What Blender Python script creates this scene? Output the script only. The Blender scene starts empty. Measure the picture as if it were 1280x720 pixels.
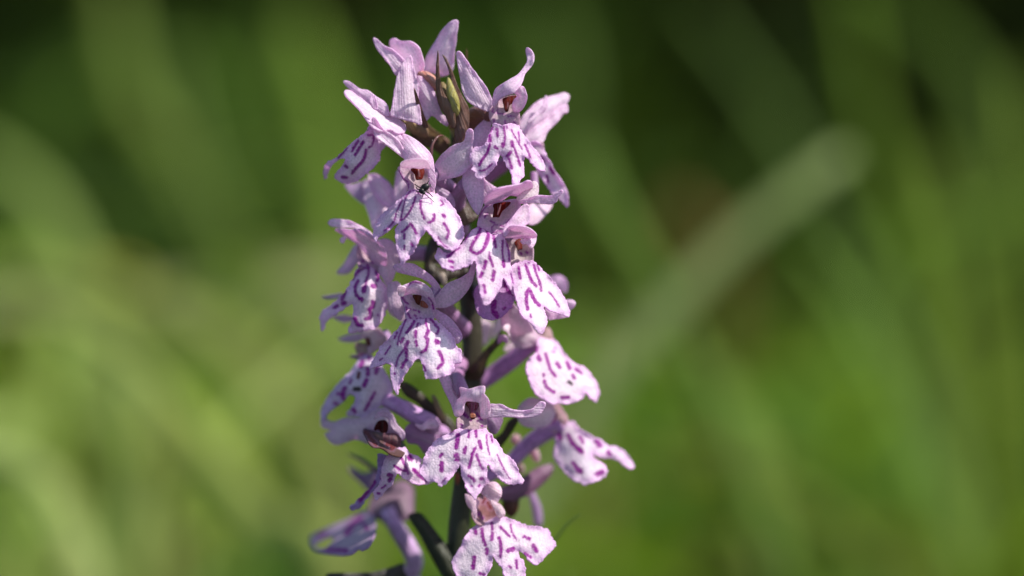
import bpy, math, random
import numpy as np
from mathutils import Vector, Matrix, noise
from mathutils.geometry import delaunay_2d_cdt
rng = random.Random(7)
C = bpy.context.scene.collection
SC = bpy.context.scene

# ------------------------------------------------------------------ camera
PX = 0.1/1280.0                 # metres per photo pixel in the plane of the stem
D0 = 0.1*100/36.0               # distance camera -> stem plane
PITCH = math.radians(8.0)
AIM = Vector((0.0, 0.0, 0.30))
FWD = Vector((0, math.cos(PITCH), -math.sin(PITCH)))
UPV = Vector((0, math.sin(PITCH), math.cos(PITCH)))
RT = Vector((1, 0, 0))
CAM = AIM - FWD*D0
cd = bpy.data.cameras.new('camera'); cam = bpy.data.objects.new('camera', cd); C.objects.link(cam)
cam.location = CAM; cam.rotation_euler = (math.pi/2-PITCH, 0, 0)
cd.lens = 100; cd.sensor_width = 36; cd.clip_start = 0.01; cd.clip_end = 3000
cd.dof.use_dof = True; cd.dof.focus_distance = D0-128*PX; cd.dof.aperture_fstop = 7.2
SC.camera = cam

# ------------------------------------------------------------------ light
SUN_DIR = (RT*0.76 + UPV*0.95 - FWD*0.30).normalized()      # towards the sun
elev = math.asin(SUN_DIR.z)
w = bpy.data.worlds.new('World'); SC.world = w; w.use_nodes = True
nt = w.node_tree; bg = nt.nodes['Background']
sky = nt.nodes.new('ShaderNodeTexSky'); sky.sky_type = 'NISHITA'; sky.sun_disc = False
sky.sun_elevation = elev; sky.sun_rotation = math.atan2(SUN_DIR.x, SUN_DIR.y)
nt.links.new(sky.outputs[0], bg.inputs[0]); bg.inputs[1].default_value = 0.11
sd = bpy.data.lights.new('sun', 'SUN'); sun = bpy.data.objects.new('sun', sd); C.objects.link(sun)
sd.energy = 5.0; sd.angle = math.radians(0.5); sd.color = (1.0, 0.955, 0.88)
sun.rotation_euler = SUN_DIR.to_track_quat('Z', 'Y').to_euler()
sun.location = SUN_DIR*3
SC.view_settings.view_transform = 'Standard'; SC.view_settings.look = 'None'
SC.view_settings.exposure = 0.64; SC.view_settings.gamma = 1.0
SC.cycles.use_denoising = True
SC.cycles.max_bounces = 10; SC.cycles.transmission_bounces = 8; SC.cycles.diffuse_bounces = 5

def unproj(x, y, depth_m):
    """photo pixel + metres beyond the stem plane (along the view axis) -> world point"""
    k = (D0+depth_m)/D0
    return CAM + FWD*(D0+depth_m) + RT*((x-640)*PX*k) + UPV*((360-y)*PX*k)

# ------------------------------------------------------------------ materials
def new_mat(name):
    m = bpy.data.materials.new(name); m.use_nodes = True
    t = m.node_tree
    for n in list(t.nodes): t.nodes.remove(n)
    return m, t
def node(t, ty, **kw):
    n = t.nodes.new(ty)
    for k, v in kw.items():
        try: n.inputs[k.replace('_', ' ')].default_value = v
        except Exception: setattr(n, k, v)
    return n
def tissue(name, transl=0.35, rough=0.5, spec=0.3, cell=5200.0, cellb=0.25, vein=0.25, tint=(1, 1, 1), sheen=0.0, veinc=1.0):
    """thin plant tissue: attribute colour, light passing through, cell and vein relief"""
    m, t = new_mat(name)
    out = node(t, 'ShaderNodeOutputMaterial'); mix = node(t, 'ShaderNodeMixShader'); mix.inputs[0].default_value = transl
    pr = node(t, 'ShaderNodeBsdfPrincipled'); tr = node(t, 'ShaderNodeBsdfTranslucent')
    at = node(t, 'ShaderNodeVertexColor'); at.layer_name = 'Col'
    co = node(t, 'ShaderNodeTexCoord'); uv = node(t, 'ShaderNodeUVMap'); uv.uv_map = 'UVMap'
    n1 = node(t, 'ShaderNodeTexNoise'); n1.inputs['Scale'].default_value = cell; n1.inputs['Detail'].default_value = 1.5
    mp = node(t, 'ShaderNodeMapping'); mp.inputs['Scale'].default_value = (0.42, 0.018, 1)
    n2 = node(t, 'ShaderNodeTexNoise'); n2.inputs['Scale'].default_value = 1.0; n2.inputs['Detail'].default_value = 2
    t.links.new(co.outputs['Object'], n1.inputs['Vector']); t.links.new(uv.outputs[0], mp.inputs[0]); t.links.new(mp.outputs[0], n2.inputs['Vector'])
    b1 = node(t, 'ShaderNodeBump'); b1.inputs['Strength'].default_value = cellb; b1.inputs['Distance'].default_value = 0.00012
    b2 = node(t, 'ShaderNodeBump'); b2.inputs['Strength'].default_value = vein; b2.inputs['Distance'].default_value = 0.0004
    t.links.new(n2.outputs[0], b2.inputs['Height']); t.links.new(n1.outputs[0], b1.inputs['Height']); t.links.new(b2.outputs[0], b1.inputs['Normal'])
    # colour: tiny cell-to-cell variation, faint veins
    hs = node(t, 'ShaderNodeHueSaturation'); mr = node(t, 'ShaderNodeMapRange')
    mr.inputs[1].default_value = 0.25; mr.inputs[2].default_value = 0.75; mr.inputs[3].default_value = 0.80; mr.inputs[4].default_value = 1.14
    mr2 = node(t, 'ShaderNodeMapRange')
    mr2.inputs[1].default_value = 0.3; mr2.inputs[2].default_value = 0.7; mr2.inputs[3].default_value = 1+0.2*veinc; mr2.inputs[4].default_value = 1-0.18*veinc
    t.links.new(n1.outputs[0], mr.inputs[0]); t.links.new(mr.outputs[0], hs.inputs['Value'])
    t.links.new(n2.outputs[0], mr2.inputs[0]); t.links.new(mr2.outputs[0], hs.inputs['Saturation'])
    t.links.new(at.outputs[0], hs.inputs['Color'])
    pr.inputs['Roughness'].default_value = rough; pr.inputs['Specular IOR Level'].default_value = spec
    pr.inputs['Sheen Weight'].default_value = sheen
    mt = node(t, 'ShaderNodeMix'); mt.data_type = 'RGBA'; mt.blend_type = 'MULTIPLY'; mt.inputs[0].default_value = 1.0
    mt.inputs[7].default_value = (*tint, 1)
    t.links.new(hs.outputs[0], pr.inputs['Base Color']); t.links.new(hs.outputs[0], mt.inputs[6]); t.links.new(mt.outputs[2], tr.inputs[0])
    t.links.new(b1.outputs[0], pr.inputs['Normal']); t.links.new(b2.outputs[0], tr.inputs['Normal'])
    t.links.new(pr.outputs[0], mix.inputs[1]); t.links.new(tr.outputs[0], mix.inputs[2]); t.links.new(mix.outputs[0], out.inputs[0])
    return m
M_PETAL = tissue('petal_tissue', 0.52, 0.55, 0.14, cellb=0.45, vein=0.35, veinc=1.5, tint=(1.05, 0.9, 1.0), sheen=0.1)
M_LIP = tissue('lip_tissue', 0.48, 0.55, 0.14, cellb=0.6, vein=0.12, veinc=0.35, tint=(1.0, 0.92, 1.0), sheen=0.1)
M_STEM = tissue('stem_tissue', 0.05, 0.45, 0.35, cell=2500, cellb=0.3, vein=0.5)
M_BRACT = tissue('bract_tissue', 0.18, 0.45, 0.35, cell=2500, cellb=0.3, vein=0.5)
M_LEAF = tissue('grass_tissue', 0.40, 0.55, 0.08, cell=300, cellb=0.15, vein=0.3, tint=(1.15, 1.0, 0.3))
def plain(name, col, rough=0.5, spec=0.4):
    m, t = new_mat(name); out = node(t, 'ShaderNodeOutputMaterial'); pr = node(t, 'ShaderNodeBsdfPrincipled')
    nz = node(t, 'ShaderNodeTexNoise'); nz.inputs['Scale'].default_value = 4000
    rp = node(t, 'ShaderNodeMix'); rp.data_type = 'RGBA'
    rp.inputs[6].default_value = (*[c*0.7 for c in col], 1); rp.inputs[7].default_value = (*[min(1, c*1.3) for c in col], 1)
    t.links.new(nz.outputs[0], rp.inputs[0]); t.links.new(rp.outputs[2], pr.inputs['Base Color'])
    pr.inputs['Roughness'].default_value = rough; pr.inputs['Specular IOR Level'].default_value = spec
    t.links.new(pr.outputs[0], out.inputs[0]); return m

# ------------------------------------------------------------------ object helpers
def tag(o, label=None, cat=None, group=None, kind=None):
    if label: o['label'] = label
    if cat: o['category'] = cat
    if group: o['group'] = group
    if kind: o['kind'] = kind
    return o
def empty(name, loc, parent=None, parent_loc=None):
    o = bpy.data.objects.new(name, None); C.objects.link(o); o.empty_display_size = 0.005
    o.parent = parent; o.location = Vector(loc)-(parent_loc or Vector((0, 0, 0)))
    o['wl'] = list(loc); return o
def wloc(o): return Vector(o['wl']) if o is not None else Vector((0, 0, 0))
def mesh_obj(name, verts, faces, mat, parent=None, cols=None, uvs=None, thick=0.0, smooth=True):
    """verts in world space; the object sits at its parent's origin"""
    me = bpy.data.meshes.new(name); off = wloc(parent)
    V = np.asarray(verts, dtype=float)-np.array(off)
    me.from_pydata(V.tolist(), [], faces)
    if smooth: me.polygons.foreach_set('use_smooth', [True]*len(me.polygons))
    li = np.empty(len(me.loops), dtype=int); me.loops.foreach_get('vertex_index', li)
    if cols is not None:
        ca = me.color_attributes.new('Col', 'FLOAT_COLOR', 'POINT')
        c4 = np.ones((len(V), 4)); c4[:, :3] = cols; ca.data.foreach_set('color', c4.ravel())
    if uvs is not None:
        ul = me.uv_layers.new(name='UVMap'); ul.data.foreach_set('uv', np.asarray(uvs)[li].ravel())
    me.materials.append(mat); me.update()
    o = bpy.data.objects.new(name, me); C.objects.link(o); o.parent = parent
    if thick:
        s = o.modifiers.new('thickness', 'SOLIDIFY'); s.thickness = thick; s.offset = -1; s.use_even_offset = False
    return o

OFF = [0.0]
TILES = {'A': (400, 20, 8), 'B': (560, 20, 8), 'C': (400, 90, 8), 'D': (560, 90, 8), 'E': (400, 160, 8), 'F': (560, 160, 8),
         'G': (400, 230, 8), 'H': (540, 230, 8), 'I': (390, 310, 8), 'J': (540, 300, 7.11), 'K': (390, 400, 8), 'L': (460, 340, 8),
         'M': (460, 420, 8), 'N': (600, 400, 8), 'O': (390, 480, 8), 'Q': (520, 470, 8), 'R': (640, 470, 8), 'S': (380, 560, 8),
         'U': (520, 540, 8), 'V': (650, 530, 8), 'W': (380, 630, 8), 'X': (540, 600, 6), 'Y': (540, 380, 8), 'V5': (540, 540, 8),
         'T8': (480, 640, 8), 'Z1': (380, 10, 3.765), 'Z2': (380, 150, 3.765), 'Z3': (380, 260, 3.556), 'P': (0, 0, 1)}
def pts(tile, s):
    x0, y0, k = TILES[tile]
    return [(x0+float(a)/k, y0+float(b)/k) for a, b in (p.split(',') for p in s.split())]
def catmull(P, step, closed=True, keep=None):
    P = [np.array(p, float) for p in P]; n = len(P); out = []
    rngi = range(n) if closed else range(n-1)
    for i in rngi:
        if closed: p0, p1, p2, p3 = P[i-1], P[i], P[(i+1) % n], P[(i+2) % n]
        else: p0, p1, p2, p3 = P[max(i-1, 0)], P[i], P[i+1], P[min(i+2, n-1)]
        L = np.linalg.norm((p2-p1)[:2]); m = max(1, int(round(L/step)))
        for j in range(m):
            t = j/m
            out.append(0.5*((2*p1)+(p2-p0)*t+(2*p0-5*p1+4*p2-p3)*t*t+(3*p1-p0-3*p2+p3)*t**3))
    if not closed: out.append(P[-1])
    return np.array(out)
def seg_dist(Q, A, B):
    """distance of points Q to segments A-B, minimum over segments"""
    best = np.full(len(Q), 1e9)
    for a, b in zip(A, B):
        d = b-a; L = max((d*d).sum(), 1e-9)
        t = np.clip(((Q-a)@d)/L, 0, 1)
        best = np.minimum(best, np.hypot(*(Q-a-t[:, None]*d).T))
    return best
def inside(G, B):
    ins = np.zeros(len(G), bool)
    for a, c in zip(B, np.roll(B, -1, 0)):
        cond = (a[1] > G[:, 1]) != (c[1] > G[:, 1])
        with np.errstate(divide='ignore', invalid='ignore'):
            xi = (c[0]-a[0])*(G[:, 1]-a[1])/(c[1]-a[1])+a[0]
        ins ^= cond & (G[:, 0] < xi)
    return ins
def tps(ctrl):
    """smooth depth surface through control points (x, y, d)"""
    c = np.array(ctrl, float)
    if len(c) == 1: return lambda Q: np.full(len(Q), c[0, 2])
    if len(c) == 2:
        d = c[1, :2]-c[0, :2]; L = (d*d).sum()
        return lambda Q: c[0, 2]+np.clip(((Q-c[0, :2])@d)/L, -0.3, 1.3)*(c[1, 2]-c[0, 2])
    def U(r): return np.where(r > 0, r*r*np.log(np.maximum(r, 1e-9)), 0)
    n = len(c); K = U(np.linalg.norm(c[:, None, :2]-c[None, :, :2], axis=2))+np.eye(n)*30
    Pm = np.c_[np.ones(n), c[:, :2]]; A = np.zeros((n+3, n+3)); A[:n, :n] = K; A[:n, n:] = Pm; A[n:, :n] = Pm.T
    A[n+1, n+1] = A[n+2, n+2] = -1e-3
    s = np.linalg.lstsq(A, np.r_[c[:, 2], 0, 0, 0], rcond=None)[0]
    return lambda Q: U(np.linalg.norm(Q[:, None]-c[None, :, :2], axis=2))@s[:n]+s[n]+Q@s[n+1:]
PURPLE = np.array((0.32, 0.015, 0.30)); RUST = np.array((0.16, 0.018, 0.012)); DARK = np.array((0.02, 0.015, 0.012))
def sheet(name, tile, outline, d, parent, b=8.0, k=9.0, marks='', col=(0.70, 0.50, 0.76), edge=None, mid=None, ruffle=1.2, res=None,
          axis=None, thick=0.00013, mat=None, mark_col=PURPLE, curl=0.0, jag=0.0, seed=0, sat=1.0, label=None, sm=8):
    """a curved petal: outline read from the photograph in its own plane, given relief and thickness
       b bulge towards the viewer, k how quickly it rounds off at the edge, curl lifts the very rim"""
    x0, y0, s = TILES[tile]
    P = pts(tile, outline)
    ctrl = [((x0+a/s), (y0+c/s), e) for a, c, e in d] if not isinstance(d, (int, float)) else [(0, 0, d)]
    area = 0.5*abs(sum(P[i-1][0]*P[i][1]-P[i][0]*P[i-1][1] for i in range(len(P))))
    if res is None: res = 0.95 if marks else (1.7 if area > 500 else 1.2)
    B = catmull(P, res)
    if jag:
        nn = np.array([noise.noise(Vector((p[0]*0.22, p[1]*0.22, seed+3.1)))+0.6*noise.noise(Vector((p[0]*0.6, p[1]*0.6, seed))) for p in B])
        T = np.roll(B, -1, 0)-np.roll(B, 1, 0); T /= np.maximum(np.linalg.norm(T, axis=1)[:, None], 1e-6)
        B = B+np.c_[T[:, 1], -T[:, 0]]*(nn*jag)[:, None]
    lo = B.min(0); hi = B.max(0)
    gx, gy = np.meshgrid(np.arange(lo[0], hi[0], res), np.arange(lo[1], hi[1], res*0.866))
    gx = gx+(np.arange(gx.shape[0]) % 2)[:, None]*res*0.5
    G = np.c_[gx.ravel(), gy.ravel()]
    ins = inside(G, B)
    G = G[ins]; G = G[seg_dist(G, B, np.roll(B, -1, 0)) > res*0.55]
    Q = np.r_[B, G]; nb = len(B)
    r = delaunay_2d_cdt([Vector(q) for q in Q], [(i, (i+1) % nb) for i in range(nb)], [], 0, 1e-4, True)
    Q = np.array([(v.x, v.y) for v in r[0]]); F = np.array([list(f) for f in r[2]])
    F = F[inside(Q[F].mean(1), B)]
    used = np.zeros(len(Q), bool); used[F.ravel()] = True; remap = np.cumsum(used)-1
    Q = Q[used]; F = remap[F].tolist()
    dist = seg_dist(Q, B, np.roll(B, -1, 0))
    b = b*(0.32 if name == 'lip' else 0.7)
    if name == 'lip': curl = curl+0.7
    bul = b*(1-np.exp(-(dist/k)**1.3))
    # smooth the relief over the mesh
    E = np.array(sorted({tuple(sorted(e)) for f in F for e in ((f[0], f[1]), (f[1], f[2]), (f[2], f[0]))})); deg = np.bincount(E.ravel(), minlength=len(Q)).astype(float)
    for _ in range(sm):
        acc = np.bincount(E[:, 0], bul[E[:, 1]], len(Q))+np.bincount(E[:, 1], bul[E[:, 0]], len(Q))
        bul = 0.5*bul+0.5*acc/np.maximum(deg, 1)
    dep = OFF[0]+tps(ctrl)(Q)+bul+curl*np.exp(-(dist/3.0)**2)
    sd_ = seed+sum(map(ord, outline[:12]))*0.37
    nz = np.array([noise.noise(Vector((q[0]*0.085, q[1]*0.085, sd_))) for q in Q])
    nz2 = np.array([noise.noise(Vector((q[0]*0.03, q[1]*0.03, sd_+9))) for q in Q])
    dep += ruffle*(nz*2.4*np.exp(-dist/6.0)+nz*0.25+nz2*0.8)
    # colour
    edge = np.array(edge if edge is not None else [c*f for c, f in zip(col, (0.95, 0.84, 0.96))])
    base = np.array(mid if mid is not None else [min(0.93, c*f) for c, f in zip(col, (1.07, 1.12, 1.05))])
    if mat is None:
        if name in ('hood', 'petal', 'sepal') and max(col) > 0.5:      # lilac tissue is paler than first read
            edge = 0.66*edge+0.34*np.array((1.0, 0.94, 0.97)); base = 0.52*base+0.48*np.array((1.0, 0.94, 0.97))
        edge = np.minimum(edge*(1.03, 1.02, 0.96), 0.92); base = np.minimum(base*(1.03, 1.02, 0.96), 0.92)
    f = np.clip(dist/10.0, 0, 1)[:, None]
    cc = edge*(1-f)+base*f
    cc = cc*(1+0.10*nz2[:, None])
    cc = cc*(1-sat)+cc*sat if sat != 1 else cc
    if marks:
        J = 0.5*np.array([(noise.noise(Vector((q[0]*0.35, q[1]*0.35, 5))), noise.noise(Vector((q[0]*0.35, q[1]*0.35, 11)))) for q in Q])
        Qj = Q+J*1.6
        for st in marks.split(';'):
            st = st.strip(); mt_ = tile
            if '@' in st: mt_, st = st.split('@')
            wd, pp = st.split(':'); mc = mark_col
            if wd[0] in 'rk': mc = RUST if wd[0] == 'r' else DARK; wd = wd[1:]
            wd = float(wd)/TILES[mt_][2]
            pl = np.array(pts(mt_, pp.strip()))
            if len(pl) == 1: pl = np.r_[pl, pl+0.4]
            elif len(pl) > 2: pl = catmull(pl, 3.0, closed=False)
            dd = seg_dist(Qj, pl[:-1], pl[1:])
            hw = (wd*0.62+0.12)*(1+0.45*J[:, 0]/0.5*0.8)
            mst = np.clip(0.93+0.5*J[:, 1], 0.72, 1.0)[:, None]
            al = mst*np.clip((hw+0.75-dd)/1.5, 0, 1)[:, None]
            halo = np.clip(1-dd/(hw+3.5), 0, 1)[:, None]*0.30
            lc = np.array((0.70, 0.34, 0.70))
            cc = cc*(1-halo)+lc*halo
            cc = cc*(1-al)+mc*al
    cc = np.clip(cc, 0.005, 0.93)
    axis = axis if axis is not None else 90
    ca, sa = math.cos(math.radians(axis)), math.sin(math.radians(axis))
    uv = np.c_[-Q[:, 0]*sa+Q[:, 1]*ca, Q[:, 0]*ca+Q[:, 1]*sa]
    kk = (D0-dep*PX)/D0
    W = (np.array(CAM)+np.outer(D0-dep*PX, np.array(FWD))+np.outer((Q[:, 0]-640)*PX*kk, np.array(RT))+np.outer((360-Q[:, 1])*PX*kk, np.array(UPV)))
    # faces towards the camera
    def up(fc):
        a, c, e = Q[fc[0]], Q[fc[1]], Q[fc[2]]
        return ((c[0]-a[0])*(e[1]-a[1])-(c[1]-a[1])*(e[0]-a[0])) < 0
    F = [fc if up(fc) else fc[::-1] for fc in F]
    o = mesh_obj(name, W, F, mat or (M_LIP if name in ('lip', 'throat') else M_PETAL), parent, cc, uv, thick)
    if label: o['label'] = label
    return o
def tube(name, tile, path, parent, col, mat=None, sides=18, step=3.0, ends=True, flat=1.0, label=None, col2=None):
    """path: (x, y, depth px, radius px)"""
    x0, y0, s = TILES[tile]
    P = [(x0+a/s, y0+b_/s, c+OFF[0], r_) for a, b_, c, r_ in path]
    S = catmull(P, step, closed=False)
    pos = [unproj(q[0], q[1], -q[2]*PX) for q in S]; n = len(pos)
    V = []; cols = []; uv = []; ref = FWD.copy()
    col = np.array(col); col2 = np.array(col2) if col2 is not None else col
    for i, p in enumerate(pos):
        t = (pos[min(i+1, n-1)]-pos[max(i-1, 0)]).normalized()
        u = t.cross(ref).normalized(); v = u.cross(t).normalized()
        r_ = S[i][3]*PX
        for j in range(sides):
            a = 2*math.pi*j/sides
            wob = 1+0.05*noise.noise(Vector((i*0.35, j*0.9, x0)))+0.04*math.cos(3*a+i*0.06)
            V.append(p+(u*math.cos(a)+v*math.sin(a)*flat)*r_*wob)
            f = i/(n-1); g = 1+0.18*noise.noise(Vector((i*0.2, math.cos(a)*1.5, math.sin(a)*1.5)))
            cols.append((col*(1-f)+col2*f)*g); uv.append((j*2.0*S[i][3]/6, i*step))
    F = [(i*sides+j, i*sides+(j+1) % sides, (i+1)*sides+(j+1) % sides, (i+1)*sides+j) for i in range(n-1) for j in range(sides)]
    if ends:
        for i, base in ((0, 0), (n-1, (n-1)*sides)):
            V.append(pos[i]); cols.append(cols[base]); uv.append((0, 0)); cidx = len(V)-1
            for j in range(sides):
                F.append((base+(j+1) % sides, base+j, cidx) if i == 0 else (base+j, base+(j+1) % sides, cidx))
    F = [f[::-1] for f in F]
    o = mesh_obj(name, [tuple(v) for v in V], F, mat or M_STEM, parent, np.clip(np.array(cols), 0.004, 0.9), uv)
    if label: o['label'] = label
    return o
# ------------------------------------------------------------------ the orchid
ORCHID_LOC = unproj(575, 720, 0); ORCHID_LOC.z = 0.0
orchid = empty('orchid', ORCHID_LOC)
tag(orchid, 'spotted orchid flower spike, pale lilac blooms with purple streaks on a dark stem', 'orchid')
LIL = (0.74, 0.50, 0.80); LIP = (0.80, 0.66, 0.84); PINKP = (0.82, 0.62, 0.86); OV = (0.42, 0.20, 0.38); OVB = (0.33, 0.17, 0.30)
LM = (0.89, 0.78, 0.90); LE = (0.80, 0.54, 0.84)
THR = (0.60, 0.44, 0.52)  # throat colour darkened, the hood's shade put into it
cur = [None]
def flower(x, y, d, label=None, off=0.0):
    OFF[0] = off
    f = empty('flower', unproj(x, y, -d*PX), orchid, ORCHID_LOC)
    if label: f['label'] = label
    cur[0] = f; return f
def S(name, tile, outline, d, **k): return sheet(name, tile, outline, d, cur[0], **k)
def Lp(tile, outline, d, **k):
    k.setdefault('col', LIP); k.setdefault('edge', LE); k.setdefault('mid', LM); k.setdefault('jag', 1.5); k.setdefault('b', 9); k.setdefault('k', 11); k.setdefault('ruffle', 2.3)
    return sheet('lip', tile, outline, d, cur[0], **k)
def Tb(name, tile, path, col, **k): return tube(name, tile, path, cur[0], col, **k)
def ovary(tile, path, col=OV, **k): return Tb('ovary', tile, path, col, **k)

# --- topmost flower seen from behind its petals
flower(525, 110, 60, 'topmost bloom, its five petals spread upward and no lip showing')
S('hood', 'A', '700,240 740,222 800,250 900,255 980,310 1020,400 1035,520 980,640 900,660 820,600 790,470 730,350 695,300', [(740, 240, 70), (900, 300, 85), (960, 600, 70)], b=14, col=PINKP, axis=60)
S('sepal', 'A', '530,225 560,222 640,290 740,345 830,430 870,500 850,600 760,590 680,470 620,395 560,320', [(540, 230, 85), (830, 550, 98)], b=9, axis=50, curl=2)
S('sepal', 'C', '915,-160 935,-60 965,60 985,160 990,300 1010,430 1010,525 930,500 850,480 750,450 700,420 725,320 745,170 775,20 820,-80 880,-155', [(900, -150, 100), (860, 440, 112)], b=9, axis=88, curl=1.5)
S('petal', 'C', '970,50 1060,70 1140,180 1180,300 1220,410 1280,470 1275,545 1200,500 1120,440 1060,490 1010,400 975,250', [(1000, 80, 92), (1260, 520, 88)], b=7, col=LIL, axis=55)
S('sepal', 'A', '1345,38 1378,50 1384,100 1370,180 1350,330 1340,450 1330,520 1290,585 1210,608 1130,575 1040,560 1060,420 1130,290 1200,170 1270,90', [(1350, 60, 80), (1150, 540, 60)], b=11, axis=115, curl=2)
Tb('column', 'C', [(985, 20, 84, 3), (1050, 30, 88, 5), (1110, 75, 90, 6), (1170, 140, 86, 6), (1240, 210, 70, 5)], (0.42, 0.20, 0.16))
ovary('C', [(1190, 130, 60, 5), (1250, 260, 50, 7), (1330, 450, 20, 8), (1400, 700, 0, 8)], (0.30, 0.20, 0.14))

# --- upper left flower turned to the left
flower(465, 160, 100, 'upper left bloom turned to the left, its narrow lip hanging clear of the spike')
S('petal', 'C', '232,90 290,90 400,165 480,180 560,240 640,290 680,350 697,440 640,430 560,370 440,290 340,215 250,130', [(240, 100, 96), (660, 400, 108)], b=8, col=(0.66, 0.44, 0.72), axis=35)
S('hood', 'C', '250,180 310,185 420,245 520,320 600,380 720,430 830,500 864,560 840,608 760,610 700,580 600,590 520,545 470,480 400,385 320,300 255,230', [(260, 200, 104), (560, 440, 114), (840, 580, 110)], b=9, col=(0.68, 0.46, 0.74), axis=35, curl=1.5)
S('sepal', 'C', '497,265 520,225 550,235 575,310 580,370 540,375 505,330', 132, b=4, col=LIL, axis=80, curl=1)
S('sepal', 'C', '520,470 555,455 600,530 660,590 740,640 800,700 860,830 840,860 740,785 640,715 560,650 530,560', [(530, 480, 130), (840, 850, 126)], b=4, col=PINKP, axis=45, curl=3)
S('hood', 'C', '600,560 700,560 800,620 830,700 850,850 800,790 700,690 620,640', [(620, 580, 118), (840, 830, 118)], b=5, col=PINKP, axis=45)
Lp('E', '500,20 545,50 575,110 600,200 600,300 560,370 500,430 420,500 330,550 240,555 150,510 160,450 220,380 250,310 180,320 130,370 90,420 60,500 38,500 35,420 70,350 170,290 260,200 340,130 420,70', [(520, 50, 112), (60, 480, 62), (330, 380, 106), (560, 330, 92)],
   marks='20:380,130 350,180 320,230; 22:435,140 400,190 370,240 350,270; 25:460,220 450,280 420,340 370,390 320,450; 14:270,200 220,260 180,300; 15:475,75 520,70 540,110 515,180 490,195; 24:225,490 265,495; 22:255,380 270,395', axis=120)
S('throat', 'E', '470,10 520,-40 580,0 560,60 520,60', 104, b=5, col=LIL)
S('sepal', 'E', '560,110 600,130 665,160 640,200 600,235 560,200', 82, b=4, col=(0.6, 0.38, 0.68))
ovary('C', [(800, 470, 96, 5), (880, 510, 90, 8), (980, 570, 70, 9), (1090, 640, 40, 7), (1240, 720, 10, 8)], (0.30, 0.22, 0.10), col2=(0.22, 0.11, 0.10))

# --- top right flower facing the viewer, one petal curled up like a horn
flower(628, 140, 120, 'top right bloom facing forward, one petal curling up like a horn')
S('sepal', 'D', '85,-185 105,-205 135,-190 200,-100 280,10 350,100 400,180 440,270 445,320 400,397 330,367 250,332 190,282 150,212 130,120 110,0 90,-100', [(100, -190, 122), (420, 340, 112)], b=9, k=13, axis=62, curl=2)
S('petal', 'D', '420,440 430,560 400,700 300,770 240,740 235,620 300,530', 92, b=6, col=(0.6, 0.36, 0.68), axis=60)  # shaded petal, the shade put into its darker purple
ovary('D', [(420, 420, 95, 9), (300, 430, 70, 12), (210, 520, 40, 12), (130, 760, 10, 10)], (0.17, 0.07, 0.06))
S('throat', 'D', '445,320 540,260 680,230 700,300 690,400 715,410 712,540 640,540 540,545 450,535 420,470 412,400', [(430, 400, 110), (560, 330, 98), (700, 400, 112), (450, 530, 113), (700, 530, 113)], b=3, col=THR, marks='8:455,370 440,400 465,410; 10:602,444 606,445; 10:625,440 632,442; 10:655,440 660,442; 10:460,480 460,500; 12:495,510 490,540; 8:570,490 575,515; 10:655,500 680,525; 8:500,370 490,410 570,420; 9:615,540 615,545')
S('column', 'D', '545,270 600,245 682,235 670,290 620,330 600,392 568,385 555,330', [(560, 260, 108), (590, 380, 114)], b=5, k=5, col=(0.17, 0.018, 0.012), edge=(0.13, 0.012, 0.01), mid=(0.22, 0.03, 0.02), ruffle=0.3)
Tb('stigma', 'D', [(596, 300, 118, 0.6), (598, 340, 120, 0.9), (592, 372, 119, 0.5)], (0.75, 0.45, 0.42), mat=M_PETAL)
S('petal', 'D', '690,150 740,138 770,165 790,230 785,300 750,370 700,407 655,400 640,350 650,290 690,235 655,205', [(740, 150, 128), (660, 380, 112)], b=8, col=LIL, axis=80, mid=(0.86, 0.76, 0.88))
S('hood', 'D', '795,-247 850,-190 856,-130 830,-60 770,10 750,80 725,130 690,170 640,215 560,245 500,285 460,345 440,325 447,250 460,195 485,155 550,110 630,62 705,15 768,-70 790,-120 775,-215', [(800, -240, 108), (770, -40, 118), (620, 160, 140), (450, 320, 118)], b=9, k=8, axis=135, curl=1.2)
Lp('D', '450,510 540,530 640,510 710,540 740,600 800,680 870,770 940,860 975,990 880,960 820,900 770,850 760,960 770,1030 730,1080 690,1130 640,1130 640,1040 600,960 550,880 525,830 500,880 460,960 400,1030 350,1060 300,1075 270,1040 260,990 230,975 240,930 215,880 225,800 270,750 340,740 380,700 400,640 430,570',
   [(450, 520, 118), (700, 520, 118), (600, 700, 130), (240, 900, 128), (700, 1110, 138), (960, 970, 114), (400, 850, 130)],
   marks='16:445,555 425,600; 32:415,640 420,690; 24:490,570 495,640; 18:558,550 568,640 562,730; 30:552,720 545,745; 12:635,580 665,640 700,700 740,770; 12:705,600 715,680 712,700; 24:415,730 390,810 340,880 315,930; 28:470,750 490,765; 28:640,700 645,735; 30:625,800 595,842; 22:610,870 638,960; 18:645,730 670,780 695,850 722,935; 18:770,730 800,790 820,850; 14:320,985 360,985 440,920; 12:590,545 592,560', axis=90)
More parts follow.
